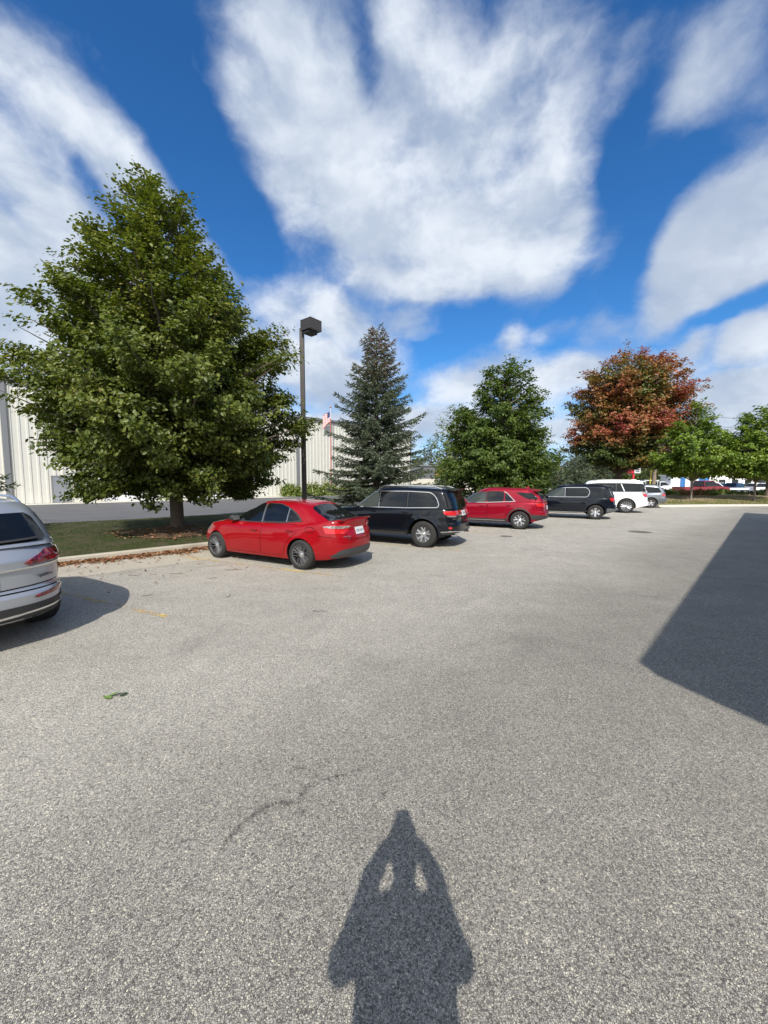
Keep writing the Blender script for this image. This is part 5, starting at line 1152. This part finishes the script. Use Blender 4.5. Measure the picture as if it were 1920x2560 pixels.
# lamp post
lp = empty('lamp_post', (-3.33, 16.1, .2)); setp(lp, 'tall dark bronze lamp post with a square box head between the big tree and spruce', 'lamp post')
b = MB(); b.box((-.28, -.28, -.35), (.28, .28, .10)); b.build('base', M_CONC, lp)
b = MB(); b.box((-.085, -.085, .09), (.085, .085, 7.86)); b.build('pole', M_BRONZE, lp)
Mh = Matrix.Translation((.0, -.0, 0)) @ Matrix.Rotation(R(-22), 4, 'Z')
b = MB(); b.box((.086, -.05, 7.70), (.30, .05, 7.80)); b.build('bracket', M_BRONZE, lp)
b = MB()
hx0, hx1, hy, z0, z1 = .02, .61, .295, 7.67, 8.05
Mh = Matrix.Translation((.17, -.03, 0)) @ Matrix.Rotation(R(-38), 4, 'Z')
b.box((hx0, -hy, z0), (hx1, -hy+.02, z1), Mh); b.box((hx0, hy-.02, z0), (hx1, hy, z1), Mh); b.box((hx0, -hy+.02, z0), (hx0+.02, hy-.02, z1), Mh); b.box((hx1-.02, -hy+.02, z0), (hx1, hy-.02, z1), Mh)
b.box((hx0-.004, -hy-.004, z1+.001), (hx1+.004, hy+.004, z1+.03), Mh); b.build('lamp_head', M_BRONZE, lp)
b = MB(); b.box((hx0+.03, -hy+.03, z0+.03), (hx1-.03, hy-.03, z0+.05), Mh); b.build('lamp_glass', mat('lamp_glass', (.35, .36, .38), rough=.15), lp)
b = MB(); b.box((hx0+.06, -hy+.05, z0-.10), (hx0+.42, hy-.08, z0+.025), Mh); b.build('glare_shield', M_PLASTIC, lp)
# flagpole and flag
M_REDP = mat('red_paint', (.50, .07, .06), rough=.45); M_WHT = mat('white_paint', (.75, .75, .74), rough=.45)
Yf = 52.0; xf_ = hz(828, 1200, Yf)[0]; fp = empty('flagpole', (xf_, Yf, .03)); setp(fp, 'slim red and white flagpole with a gilt ball, in front of the warehouse', 'flagpole')
def fn_pole(t, b):
    sp = t.new('ShaderNodeSeparateXYZ'); t.l.new(t.coord(), sp.inputs[0]); t.l.new(t.mix(t.maprange(sp.outputs[2], 10.2, 10.3), (.42, .10, .09), (.62, .50, .48)), b.inputs['Base Color'])
b = MB(); b.tube([(0, 0, 0), (0, 0, 11.6)], [.09, .05], 10); b.build('pole', mat('flagpole_paint', rough=.4, fn=fn_pole), fp, True)
b = MB(); b.add(*ellipsoid_box((0, 0, 11.72), (.13, .13, .13), 2, 8)); b.build('ball', mat('gilt', (.55, .25, .2), rough=.3, metal=.8), fp, True)
fl = empty('flag', (xf_, Yf, 9.7)); setp(fl, 'small folded flag with red and white stripes and a dark canton hanging from the flagpole', 'flag')
def flagpart(name, u0, u1, v0, v1, m, off=0):
    vs = []; n = 10
    for i in range(n+1):
        u = u0+(u1-u0)*i/n
        for v in (v0, v1): vs.append((-.10-u*.75, .12*math.sin(u*7+v)-off, 1.5-v*1.35-u*.75*(.6+.4*v)))
    mesh_obj(name, vs, [(2*i, 2*i+2, 2*i+3, 2*i+1) for i in range(n)], m, fl, True)
for k in range(13): flagpart('stripe', 0 if k > 6 else .42, 1.25, k/13, (k+1)/13, M_REDP if k % 2 == 0 else M_WHT)
flagpart('canton', 0, .42, 0, 7/13, mat('flag_blue', (.03, .04, .14), rough=.7))
# timber pole and cables
M_TIMB = mat('weathered_timber', rough=.9, fn=speck((.16, .12, .09), (.34, .27, .20), 6, 5))
Yp = 50.0; x0, _ = hz(1632, 1210, Yp); x1, z1 = hz(1652, 1040, Yp)
up_ = empty('utility_pole', (x0, Yp, 0)); setp(up_, 'slightly leaning timber utility pole rising into the red maple', 'utility pole')
b = MB(); b.tube([(0, 0, -.1), (x1-x0, 0, z1)], [.24, .17], 12); b.build('pole', M_TIMB, up_, True)
zt2 = z1-.5; b = MB(); b.box((x1-x0-.9, -.10, zt2-.9), (x1-x0+.9, .02, zt2-.78)); b.build('crossarm', M_TIMB, up_)
b = MB()
for k, (dx, dz) in enumerate(((-.8, -.75), (.8, -.75), (0, -1.9))): b.add(*ellipsoid_box((x1-x0+dx, -.04, zt2+dz+.05), (.05, .05, .10), 2, 6))
b.build('insulator', M_GREYTRIM, up_, True)
for k, (dx, dz, lab) in enumerate(((-.8, -.68, 'thin overhead cable, lowest of the cables right of the timber pole'), (.8, -.68, 'thin overhead cable, middle one right of the timber pole'), (0, .2, 'thin overhead cable, highest one right of the timber pole'))):
    pts = []; 
    for i in range(25): u = i/24; pts.append((x0+(x1-x0)+dx+u*52, Yp+u*8, zt2+dz-.6*(k == 0)+.4*k-1.6*4*u*(1-u)*.5))
    b = MB(); b.tube(pts, .022, 5); o = b.build('overhead_cable', M_PLASTIC, None, True); setp(o, lab, 'cable', 'overhead cables along the street')
for k, (px_, py_, lab) in enumerate(((1082, 1158, 'overhead cable crossing in front of the yellow sign building'),)):
    a = hz(1000, 1162, 62); c = hz(1200, 1156, 60); b = MB(); b.tube([(a[0]-8, 62, a[1]), (c[0]+10, 60, c[1])], .03, 5); setp(b.build('overhead_cable', mat('pale_cable', (.35, .35, .3), rough=.6), None, True), lab, 'cable')
# yellow guy guard post, white post, red pylon sign
Yg = 47; x_, _ = hz(1624, 1208, Yg); xt, zt_ = hz(1628, 1176, Yg); b = MB(); b.tube([(x_, Yg, 0), (xt, Yg, zt_)], .07, 8); setp(b.build('guard_post', mat('yellow_guard', (.62, .50, .08), rough=.5), None, True), 'thin yellow guard beside the foot of the timber pole', 'post')
Yw = 45; 
for px_, lab in ((1529, 'slim white post left of the maple trunk'), (1533, 'short grey post right beside the slim white post')):
    x_, zt_ = hz(px_, 1174 if px_ == 1529 else 1196, Yw); b = MB(); b.tube([(x_, Yw, 0), (x_, Yw, zt_)], .07, 8); b.add(*ellipsoid_box((x_, Yw, zt_+.05), (.09, .09, .09), 2, 6)); setp(b.build('post', M_WHT if px_ == 1529 else M_GREYTRIM, None, True), lab, 'post')
Ys = 56.0; xs_, zs0 = hz(1583, 1183, Ys); sg = empty('pylon_sign', (xs_, Ys, 0)); setp(sg, 'red pole sign with a white upper panel and a lettered white price panel', 'sign')
_, za = hz(1583, 1165, Ys); _, zb2 = hz(1583, 1150, Ys)
b = MB(); b.box((-.12, -.12, 0), (.12, .12, zb2+.9)); b.build('pole', mat('sign_red', (.62, .03, .04), rough=.4), sg)
b = MB(); b.box((-.85, -.25, zs0-.02), (-.05, .22, za+.05)); b.build('side_panel', mat('sign_red', (.62, .03, .04)), sg)
b = MB(); b.box((-.02, -.30, zs0), (.85, .22, za)); pnl = b.build('price_panel', M_WHT, sg)
hh_ = za-zs0
for k, tx in enumerate(('REG 3.49', 'PLUS 3.89', 'DSL 4.09')):
    text_mesh('lettering', '888', .34, Matrix.Translation((.42, -.31, zs0+hh_*(.78-.28*k))) @ Matrix.Rotation(R(90), 4, 'X'), M_INK, pnl, .004, 1.1)
b = MB(); b.box((-.55, -.25, za+.25), (.85, .22, zb2+.75)); b.build('upper_panel', M_WHT, sg)
b = MB(); b.box((-.60, -.28, zb2+.76), (.9, .25, zb2+1.0)); b.build('top_band', mat('sign_red', (.62, .03, .04)), sg)
# small red sign beyond the dense tree
Yr = 38; x_, z_ = hz(1196, 1203, Yr); rs = empty('round_sign', (x_, Yr, 0)); setp(rs, 'small red sign on a white post glimpsed under the dense green tree', 'sign')
b = MB(); b.tube([(0, 0, 0), (0, 0, z_-.3)], .05, 8); b.build('post', M_WHT, rs, True)
b = MB(); n = 8; pts = [(.42*math.cos(R(22.5+45*k)), -.05, z_+.42*math.sin(R(22.5+45*k))) for k in range(n)]; b.add(pts+[(x, .0, z) for x, _, z in pts], [tuple(range(n)), tuple(range(n, 2*n))[::-1]]+[(k, (k+1) % n, n+(k+1) % n, n+k) for k in range(n)]); b.build('sign_plate', mat('sign_red', (.62, .03, .04)), rs)
# grey building with the yellow sign
Yb = 70.0; xa, zb3 = hz(1052, 1166, Yb); xb, _ = hz(1175, 1166, Yb); _, zl = hz(1090, 1197, Yb)
gb = empty('shop_building', (xa, Yb, 0)); setp(gb, 'dark grey building with a square yellow sign seen through the gap after the spruce', 'building')
M_GB = mat('dark_grey_wall', (.13, .135, .15), rough=.8); xw_ = xb-xa+6
b = MB(); b.box((-8, 0, zl), (xw_, 14, zb3)); b.build('upper_wall', M_GB, gb)
b = MB(); b.box((-8.2, -.15, 0), (xw_+.2, 14.2, zl-.005)); b.build('lower_wall', mat('cream_block_wall', (.62, .58, .50), rough=.8, fn=speck((.55, .51, .44), (.68, .64, .56), .8, 4)), gb)
b = MB(); b.box((-8.2, -.2, zb3+.001), (xw_+.2, 14.2, zb3+.25)); b.build('parapet', M_TRIM, gb)
sx0, sz1 = hz(1089, 1176, Yb); sx1, sz0 = hz(1108, 1192, Yb)
b = MB(); b.box((sx0-xa, -.22, sz0), (sx1-xa, -.16, sz1)); yp = b.build('wall_sign', mat('yellow_sign', (.80, .55, .16), rough=.5), gb)
cxs, czs = (sx0+sx1)/2-xa, (sz0+sz1)/2; b = MB(); b.lathe([(.17, -.235), (.001, -.235)], 12, M=Matrix.Translation((cxs, 0, czs+.20))); b.add([(cxs-.17, -.236, czs-.02), (cxs, -.236, czs-.32), (cxs+.17, -.236, czs-.02), (cxs, -.236, czs+.05)], [(0, 1, 2, 3)]); b.build('emblem', M_INK, yp)
for px_ in (1099, 1106):
    x_, z_ = hz(px_, 1201, Yb-.3); b = MB(); b.add(*ellipsoid_box((x_-xa, -.35, z_), (.22, .12, .32), 2.4, 8)); b.build('wall_lamp', M_WHT, gb, True)
# white building to the right, behind the traffic
wb_ = empty('white_building', (45, 95, 0)); xl, zt3 = hz(1738, 1176, 95); xr2, _ = hz(1905, 1176, 95); wb_.location = (xl, 95, 0); setp(wb_, 'long low white building with a blue door beyond the street', 'building')
b = MB(); b.box((0, 0, 0), (xr2-xl, 18, zt3)); b.build('wall', M_WHT, wb_); b = MB(); b.box((-.3, -.4, zt3+.002), (xr2-xl+.3, 18.3, zt3+.35)); b.build('roof', M_ROOF, wb_)
d0 = hz(1701, 1200, 90)[0]
b = MB(); b.box((1.0, -.06, 0), (3.6, -.005, 3.4)); b.build('door', mat('blue_door', (.04, .16, .42), rough=.5), wb_)
for k in range(7): b = MB(); b.box((6+k*3.2, -.05, 1.0), (7.6+k*3.2, -.005, 2.4)); b.build('window', M_GLASS, wb_)
sx_, sz_ = hz(1700, 1187, 66); sh_ = empty('kiosk', (sx_, 66, 0)); setp(sh_, 'small white and blue kiosk left of the red pickup cab', 'kiosk')
b = MB(); b.box((-1.5, 0, 0), (1.8, 2.5, sz_-.2)); b.build('wall', M_WHT, sh_); b = MB(); b.box((.1, -.04, 0), (.95, -.004, sz_-.45)); b.build('door', mat('blue_door', (.04, .16, .42)), sh_); b = MB(); b.box((-1.7, -.2, sz_-.198), (2.0, 2.7, sz_)); b.build('roof', M_WHT, sh_)
# guard rail along the far side
gr = empty('guard_rail', (46, 60, 0)); setp(gr, 'white horizontal rail along the far side of the street', 'guard rail')
b = MB(); b.box((0, 0, .62), (46, .06, .92)); b.build('rail', M_WHT, gr)
for k in range(14): b = MB(); b.box((k*3.5+.1, .061, 0), (k*3.5+.22, .16, .85)); b.build('post', M_GREYTRIM, gr)
# ------------------------------------------------------------------ vehicles on and beyond the street (a few pixels each)
def loft_vehicle(name, label, cat, px, Y, heading, paint_, kind, group='vehicles on and beyond the street', base_px=None):
    """small far vehicle: body, cabin, glass, wheels with the profile of its kind"""
    x_ = hz(px, 1204, Y)[0]; r_ = empty(name, (x_, Y, .03), R(heading)); setp(r_, label, cat, group)
    if kind == 'pickup': L, W_, prof, cab, tr = 5.7, 1.0, [(-2.85, .55), (-2.85, 1.12), (.05, 1.12), (.05, 1.18), (1.75, 1.18), (2.7, 1.10), (2.85, .95), (2.85, .45)], [(-.35, 1.12), (-.20, 1.86), (.95, 1.88), (1.75, 1.17)], .39
    elif kind == 'truck': L, W_, prof, cab, tr = 5.9, 1.0, [(-2.9, .6), (-2.9, 1.05), (.4, 1.05), (.5, 1.2), (1.8, 1.2), (2.8, 1.1), (2.9, .9), (2.9, .45)], [(.0, 1.1), (.15, 1.86), (1.1, 1.86), (1.8, 1.18)], .38
    elif kind == 'wagon': L, W_, prof, cab, tr = 4.7, .92, [(-2.35, .4), (-2.35, 1.0), (1.2, 1.02), (2.2, .92), (2.35, .75), (2.35, .4)], [(-2.2, 1.0), (-1.9, 1.62), (.4, 1.66), (1.25, 1.02)], .35
    else: L, W_, prof, cab, tr = 4.6, .90, [(-2.3, .38), (-2.3, .95), (-1.5, 1.0), (1.2, .93), (2.15, .8), (2.3, .6), (2.3, .35)], [(-1.7, .98), (-.9, 1.42), (.3, 1.45), (1.25, .93)], .32
    def extr(nm, P_, w0, w1, m):
        n = len(P_); zmin = min(z for _, z in P_); zmax = max(z for _, z in P_); vs = []
        for sg in (1, -1):
            for x, z in P_: vs.append((x, sg*(w0+(w1-w0)*(z-zmin)/(zmax-zmin)), z))
        fs = [tuple(range(n)), tuple(range(n, 2*n))[::-1]]+[(k, n+k, n+(k+1) % n, (k+1) % n) for k in range(n)]
        o = mesh_obj(nm, vs, fs, m, r_); bv = o.modifiers.new('b', 'BEVEL'); bv.width = .06; bv.segments = 2; return o
    extr('body', prof, W_, W_*.97, paint_); cb = extr('cabin', cab, W_*.93, W_*.74, paint_)
    gx = [(x*.93+(cab[1][0]+cab[2][0])/2*.07, z) for x, z in cab]; gx = [(x, .12*1.4+z*.86) for x, z in gx]
    for sg in (1, -1):
        vs = [(x, sg*(W_*.94+(W_*.76-W_*.94)*(z-cab[0][1])/(cab[1][1]-cab[0][1])+.01), z) for x, z in gx]; mesh_obj('side_window', vs, [(0, 1, 2, 3)], M_GLASS, r_)
    for (p, q, nm) in ((cab[3], cab[2], 'windscreen'), (cab[0], cab[1], 'rear_window')):
        sgn = 1 if nm == 'windscreen' else -1; vs = []
        for t_ in (.12, .88):
            x = p[0]+(q[0]-p[0])*t_+.012*sgn; z = p[1]+(q[1]-p[1])*t_+.01; hw_ = W_*.93+(W_*.74-W_*.93)*t_-.08
            vs += [(x, hw_, z), (x, -hw_, z)]
        mesh_obj(nm, vs, [(0, 1, 3, 2)], M_GLASS, r_)
    for xw in (-L*.30, L*.31):
        for sg in (1, -1):
            wk = empty('wheel', (xw, sg*(W_-.11), tr-.03), 0, r_); Mf = Matrix.Scale(sg, 4, (0, 1, 0))
            b = MB(); b.lathe([(tr*.62, .13), (tr*.95, .13), (tr, .10), (tr, -.10), (tr*.6, -.10)], 20, M=Mf); b.build('tyre', M_TYRE, wk, True)
            b = MB(); b.lathe([(tr*.62, .12), (tr*.5, .09), (.001, .10)], 16, M=Mf); b.build('rim', M_ALLOY, wk, True)
    for sg in (1, -1):
        b = MB(); b.box((-L/2-.02, sg*W_*.80-.10, .80), (-L/2+.03, sg*W_*.80+.10, 1.0)); b.build('tail_light', M_RED_LENS, r_)
        b = MB(); b.box((L/2-.10, sg*W_*.72-.16, .70), (L/2+.015, sg*W_*.72+.16, .84)); b.build('headlight', M_CLEAR, r_)
    return r_
P_PICK = paint('pickup_red_paint', (.20, .012, .022)); P_NAVY = paint('navy_car_paint', (.02, .03, .07)); P_TEAL = paint('teal_paint', (.12, .28, .33)); P_DGREY = paint('dark_grey_paint', (.06, .065, .07), .2)
loft_vehicle('pickup_truck', 'long dark red pickup driving past behind the bushes', 'pickup', 1752, 45.8+1.6, 2, P_PICK, 'pickup').location.z = .14
o = loft_vehicle('service_truck', 'white work truck with a ladder rack beside the timber pole', 'truck', 1640, 66, 4, P_WHITE, 'truck'); b = MB(); b.box((-2.7, -.85, 2.0), (-.1, .85, 2.12)); b.build('ladder_rack', M_WHT, o)
b = MB()
for xx in (-2.5, -.4):
    for yy in (-.8, .8): b.box((xx, yy-.03, 1.0), (xx+.06, yy+.03, 1.998))
b.build('rack_posts', M_WHT, o)
loft_vehicle('parked_car', 'dark car whose roof shows over the front of the white wagon', 'car', 1478, 52, 8, P_DGREY, 'car')
loft_vehicle('parked_truck', 'teal and white pickup seen behind the red pole sign', 'pickup', 1563, 62, 170, P_TEAL, 'pickup')
loft_vehicle('parked_car', 'light grey car right of the red sign pole beyond the street', 'car', 1598, 68, 10, P_SILVER, 'car')
loft_vehicle('parked_car', 'maroon car beyond the street between timber pole and white kiosk', 'car', 1676, 68, 5, P_PICK, 'car')
loft_vehicle('parked_car', 'white car facing the street just ahead of the red pickup', 'car', 1797, 66, -70, P_WHITE, 'wagon')
loft_vehicle('parked_car', 'black wagon with a pale round light right of the white facing car', 'car', 1832, 62, -150, P_NAVY, 'wagon')
loft_vehicle('parked_car', 'silver car partly behind the black wagon beyond the street', 'car', 1850, 74, 0, P_SILVER, 'car')
loft_vehicle('parked_car', 'dark low car in front of the white building, left of the right hand trunk', 'car', 1868, 80, 0, P_DGREY, 'car')
loft_vehicle('parked_car', 'pale green white van at the right edge beyond the street', 'car', 1912, 60, 0, P_WHITE, 'wagon')
# ------------------------------------------------------------------ litter, twigs, leaves
rng = np.random.default_rng(9)
def litter(name, n, sfun, lab, size, zf, m=M_LITTER, cat=None):
    P_ = np.array([sfun() for _ in range(n)]); zc = np.array([zf(x, y) for x, y in P_]); P3 = np.c_[P_, zc+rng.uniform(.004, .035, n)]
    Nn = unit(np.c_[rng.normal(0, .45, (n, 2)), np.ones(n)]); T_ = unit(np.c_[rng.normal(0, 1, (n, 2)), rng.normal(0, .25, n)]); T_ = unit(T_-Nn*np.sum(T_*Nn, 1)[:, None])
    V, F = leaf_arrays(P3, Nn, T_, size*rng.uniform(.5, 1.3, n), .55); o = np_mesh(name, V, F, m, np.repeat(np.clip(rng.normal(.5, .25, n), 0, 1), 2), None); setp(o, lab, cat or 'leaf litter', kind='stuff'); return o
def along_kerb():
    s = rng.uniform(0, 5.4); wmax = (.10+.16*abs(math.sin(s*2.3)+math.sin(s*5.1+1)))+.30*math.exp(-((s-3.2)/1.1)**2); n = CURB_N-.03-abs(rng.normal(0, wmax*.6)); p = SN(s+sL, n); return p[0], p[1]
sL = SNi(-8.3, 7.9)[0]
litter('leaf_litter', 2600, along_kerb, 'dry brown leaves drifted against the kerb between the silver wagon and red sedan', .085, lambda x, y: .012)
def scatter():
    s = sL+rng.uniform(-.5, 6.5); n = CURB_N-.15-rng.exponential(.75); p = SN(s, n); return p[0], p[1]
litter('leaf_litter', 420, scatter, 'loose dry leaves scattered over the concrete gutter', .06, lambda x, y: .006)
def under():
    a = rng.uniform(0, 6.28); r = 2.2*math.sqrt(rng.random()); return -6.8+r*math.cos(a), 12.5+r*.8*math.sin(a)
litter('leaf_litter', 500, under, 'dry leaves lying on the turf under the large tree', .08, lambda x, y: islz(x, y) if SNi(x, y)[1] > CURB_N+.2 else .01)
# grass tufts on the island and the bank
def blades(name, n, sfun, zf, h, m, lab):
    P_ = np.array([sfun() for _ in range(n)]); z = np.array([zf(x, y) for x, y in P_]); A = np.c_[P_, z-.01]; d = np.c_[rng.normal(0, .35, (n, 2)), np.ones(n)]*(h*rng.uniform(.5, 1.3, n))[:, None]
    wv = unit(np.c_[rng.normal(0, 1, (n, 2)), np.zeros(n)])*h*.11; V = np.stack([A-wv, A+wv, A+d], 1).reshape(-1, 3); F = np.arange(3*n).reshape(-1, 3)
    o = np_mesh(name, V, F, m, np.clip(rng.normal(.5, .25, n), 0, 1), None); setp(o, lab, 'grass', kind='stuff')
M_GRASS = leafmat('grass_blade', [(0, (.025, .038, .010)), (.5, (.055, .075, .02)), (.85, (.12, .12, .045)), (1, (.22, .18, .09))])
blades('grass', 60000, lambda: SN(rng.uniform(-4, 26), CURB_N+.2+rng.uniform(0, 9.7))[:2], lambda x, y: isl(*SNi(x, y)), .055, M_GRASS, 'short patchy grass on the island between the lot and the drive')
M_GRASSL = leafmat('lit_grass_blade', [(0, (.06, .09, .02)), (.5, (.13, .17, .04)), (.85, (.26, .26, .09)), (1, (.40, .34, .18))])
blades('grass', 9000, lambda: (rng.uniform(19.8, 45), rng.uniform(30.1, 32.2+1.5*rng.random()**2)), bank, .12, M_GRASSL, 'longer grass and weeds on the bank at the far kerb')
M_STRAW = leafmat('straw', [(0, (.16, .11, .07)), (.5, (.34, .25, .16)), (1, (.52, .42, .28))], trans=.1)
blades('straw', 9000, lambda: (rng.uniform(19.8, 50), rng.uniform(33, 37.5)), bank, .08, M_STRAW, 'dry straw coloured growth near the top of the bank')
# green sprig on the asphalt
sp = empty('leaf_sprig', (-2.36, 3.25, 0)); setp(sp, 'small sprig of three green leaves lying alone on the asphalt at the left', 'leaves')
M_SPRIG = mat('green_leaf', (.12, .20, .045), rough=.45, fn=speck((.09, .16, .035), (.20, .28, .08), 30)); M_SPRIGD = mat('dark_green_leaf', (.025, .06, .02), rough=.5)
def big_leaf(cx, cy, ang, L, w, tilt, m, curl=.25):
    vs = []; n = 8; L *= .72; w *= .62; cx *= .70; cy *= .70; ca, sa = math.cos(ang), math.sin(ang)
    for i in range(n+1):
        u = i/n; hw_ = w*.5*math.sin(math.pi*min(1, u*.96+.04))**.7*(1.15-.5*u); z = .005+tilt*u*L+curl*L*(u-.5)**2
        for q in (-1, -.5, 0, .5, 1): x = (u-.5)*L; y = q*hw_; vs.append((cx+x*ca-y*sa, cy+x*sa+y*ca, z+abs(q)*hw_*.28))
    fs = [(i*5+j, i*5+j+1, (i+1)*5+j+1, (i+1)*5+j) for i in range(n) for j in range(4)]; return mesh_obj('leaf', vs, fs, m, sp, True)
big_leaf(-.085, -.045, 2.9, .13, .075, .12, M_SPRIG); big_leaf(-.035, .015, .45, .13, .065, .25, M_SPRIG); big_leaf(.075, .03, 1.2, .085, .08, .1, M_SPRIGD)
b = MB(); b.tube([(-.014, -.007, .010), (.02, .014, .014), (.055, .02, .009), (.085, .04, .009)], .0025, 5); b.build('stem', M_BARK, sp)
# fallen twigs
tw = [((-3.35, 7.35), 2.9, .34, 'thin dark twig on the gutter left of the red sedan'), ((-4.25, 7.75), .35, .42, 'bent twig lying on the concrete gutter'), ((-3.9, 6.25), .9, .25, 'short twig on the asphalt beside the gutter edge'), ((-2.55, 6.2), 1.3, .22, 'small forked twig on the asphalt in front of the sedan nose'), ((-3.2, 8.1), .2, .5, 'leafy twig beside the front wheel of the red sedan'), ((-.93, 5.45), .1, .30, 'thin curved twig alone on the asphalt below the red sedan'), ((-5.0, 7.6), .25, .35, 'twig on the gutter close to the leaf drift')]
for i, ((x, y), a, L, lab) in enumerate(tw):
    L *= .72
    g = random.Random(i+5); b = MB(); pts = [(x+L*(k/5-.5)*math.cos(a)+g.uniform(-.02, .02), y+L*(k/5-.5)*math.sin(a)+g.uniform(-.03, .03), .012+g.uniform(0, .012)) for k in range(6)]
    b.tube(pts, [.004, .004, .004, .003, .003, .002], 5); b.tube([pts[3], (pts[3][0]+.06*math.cos(a+.9), pts[3][1]+.06*math.sin(a+.9), .02)], [.004, .002], 5)
    setp(b.build('twig', mat('dry_twig', (.10, .065, .045), rough=.9), None, True), lab, 'twig', 'fallen twigs')
# round covers and repairs in the asphalt
def fn_patch(t, b):
    n = t.noise(t.coord(), 40, 4, .7); t.l.new(t.mix(n, (.07, .062, .055), (.22, .195, .17)), b.inputs['Base Color']); t.l.new(t.maprange(t.noise(t.coord(), 9, 4, .7), .40, .55, .25, .95), b.inputs['Alpha'])
M_PATCH = mat('rusty_cover', rough=.85, fn=fn_patch)
for (x, y, r, lab) in ((9.63, 14.36, .38, ''), (4.22, 13.19, .22, '')):
    b = MB(); n = 24; b.add([(x+r*math.cos(2*math.pi*k/n), y+r*math.sin(2*math.pi*k/n), .006) for k in range(n)], [tuple(range(n))]); o = b.build('manhole_cover', M_PATCH); setp(o, 'round rusty drain cover set in the asphalt, the farther larger one' if r > .3 else 'small round cover in the asphalt behind the black off-road wagon', 'manhole cover')
# fine cracks and old tar stains near the camera
def fn_stain(t, b):
    c = t.coord(); n = t.noise(c, 70, 4, .7); k = t.noise(c, 6, 4, .7); b.inputs['Base Color'].default_value = (.060, .056, .050, 1)
    at = t.new('ShaderNodeAttribute', attribute_name='edge'); e = t.math('SUBTRACT', 1.0, at.outputs['Fac'])
    t.l.new(t.math('MULTIPLY', t.math('MULTIPLY', t.maprange(n, .36, .58), t.maprange(k, .38, .56)), t.math('MULTIPLY', t.math('POWER', e, .8), .62)), b.inputs['Alpha'])
M_STAIN = mat('tar_stain', rough=.8, fn=fn_stain)
def crack(pts, wd, sd):
    g = random.Random(sd); P_ = []
    for i in range(len(pts)-1):
        a, c = Vector(pts[i]), Vector(pts[i+1]); k = max(2, int((c-a).length/.04)); P_ += [a+(c-a)*j/k+Vector((g.gauss(0, .008), g.gauss(0, .008))) for j in range(k)]
    vs = []; ed = []
    for i, p in enumerate(P_):
        t = (P_[min(i+1, len(P_)-1)]-P_[max(i-1, 0)]).normalized(); s_ = Vector((-t.y, t.x))*wd*.55*g.uniform(.5, 1.6)*(.35+math.sin(math.pi*i/len(P_)))
        for q, e in ((-1, 1), (0, 0), (1, 1)): vs.append((*(p+s_*q), .004)); ed.append(e)
    fs = [(i*3+j, i*3+j+1, (i+1)*3+j+1, (i+1)*3+j) for i in range(len(P_)-1) for j in range(2)]
    o = mesh_obj('tar_stain', vs, fs, M_STAIN); at = o.data.attributes.new('edge', 'FLOAT', 'POINT'); at.data.foreach_set('value', np.array(ed, np.float32)); setp(o, kind='structure')
def Gp(x, y):
    u = (x-960)/FPX; v = (y-1280)/FPX; a, b_, c = u, math.cos(PITCH)-v*math.sin(PITCH), -(v*math.cos(PITCH)+math.sin(PITCH)); t = -CAMH/c; return (a*t, b_*t)
crack([Gp(535, 2150), Gp(580, 2090), Gp(620, 2045), Gp(690, 2012), Gp(742, 2008), Gp(765, 1970), Gp(800, 1955), Gp(850, 1940), Gp(920, 1915)], .035, 1)
crack([Gp(720, 1930), Gp(735, 1915), Gp(775, 1928), Gp(830, 1955), Gp(850, 1940)], .03, 2)
crack([Gp(742, 2008), Gp(755, 2030), Gp(740, 2060)], .035, 3)
crack([Gp(730, 1890), Gp(733, 1915)], .02, 4); crack([Gp(680, 1965), Gp(697, 1958)], .04, 5)
crack([Gp(960, 1995), Gp(965, 1970)], .03, 6); crack([Gp(1004, 1915), Gp(1016, 1906)], .03, 7); crack([Gp(1120, 1664), Gp(1134, 1658)], .04, 8)
crack([Gp(1640, 1560), Gp(1750, 1590), Gp(1850, 1608), Gp(1915, 1604)], .018, 9)
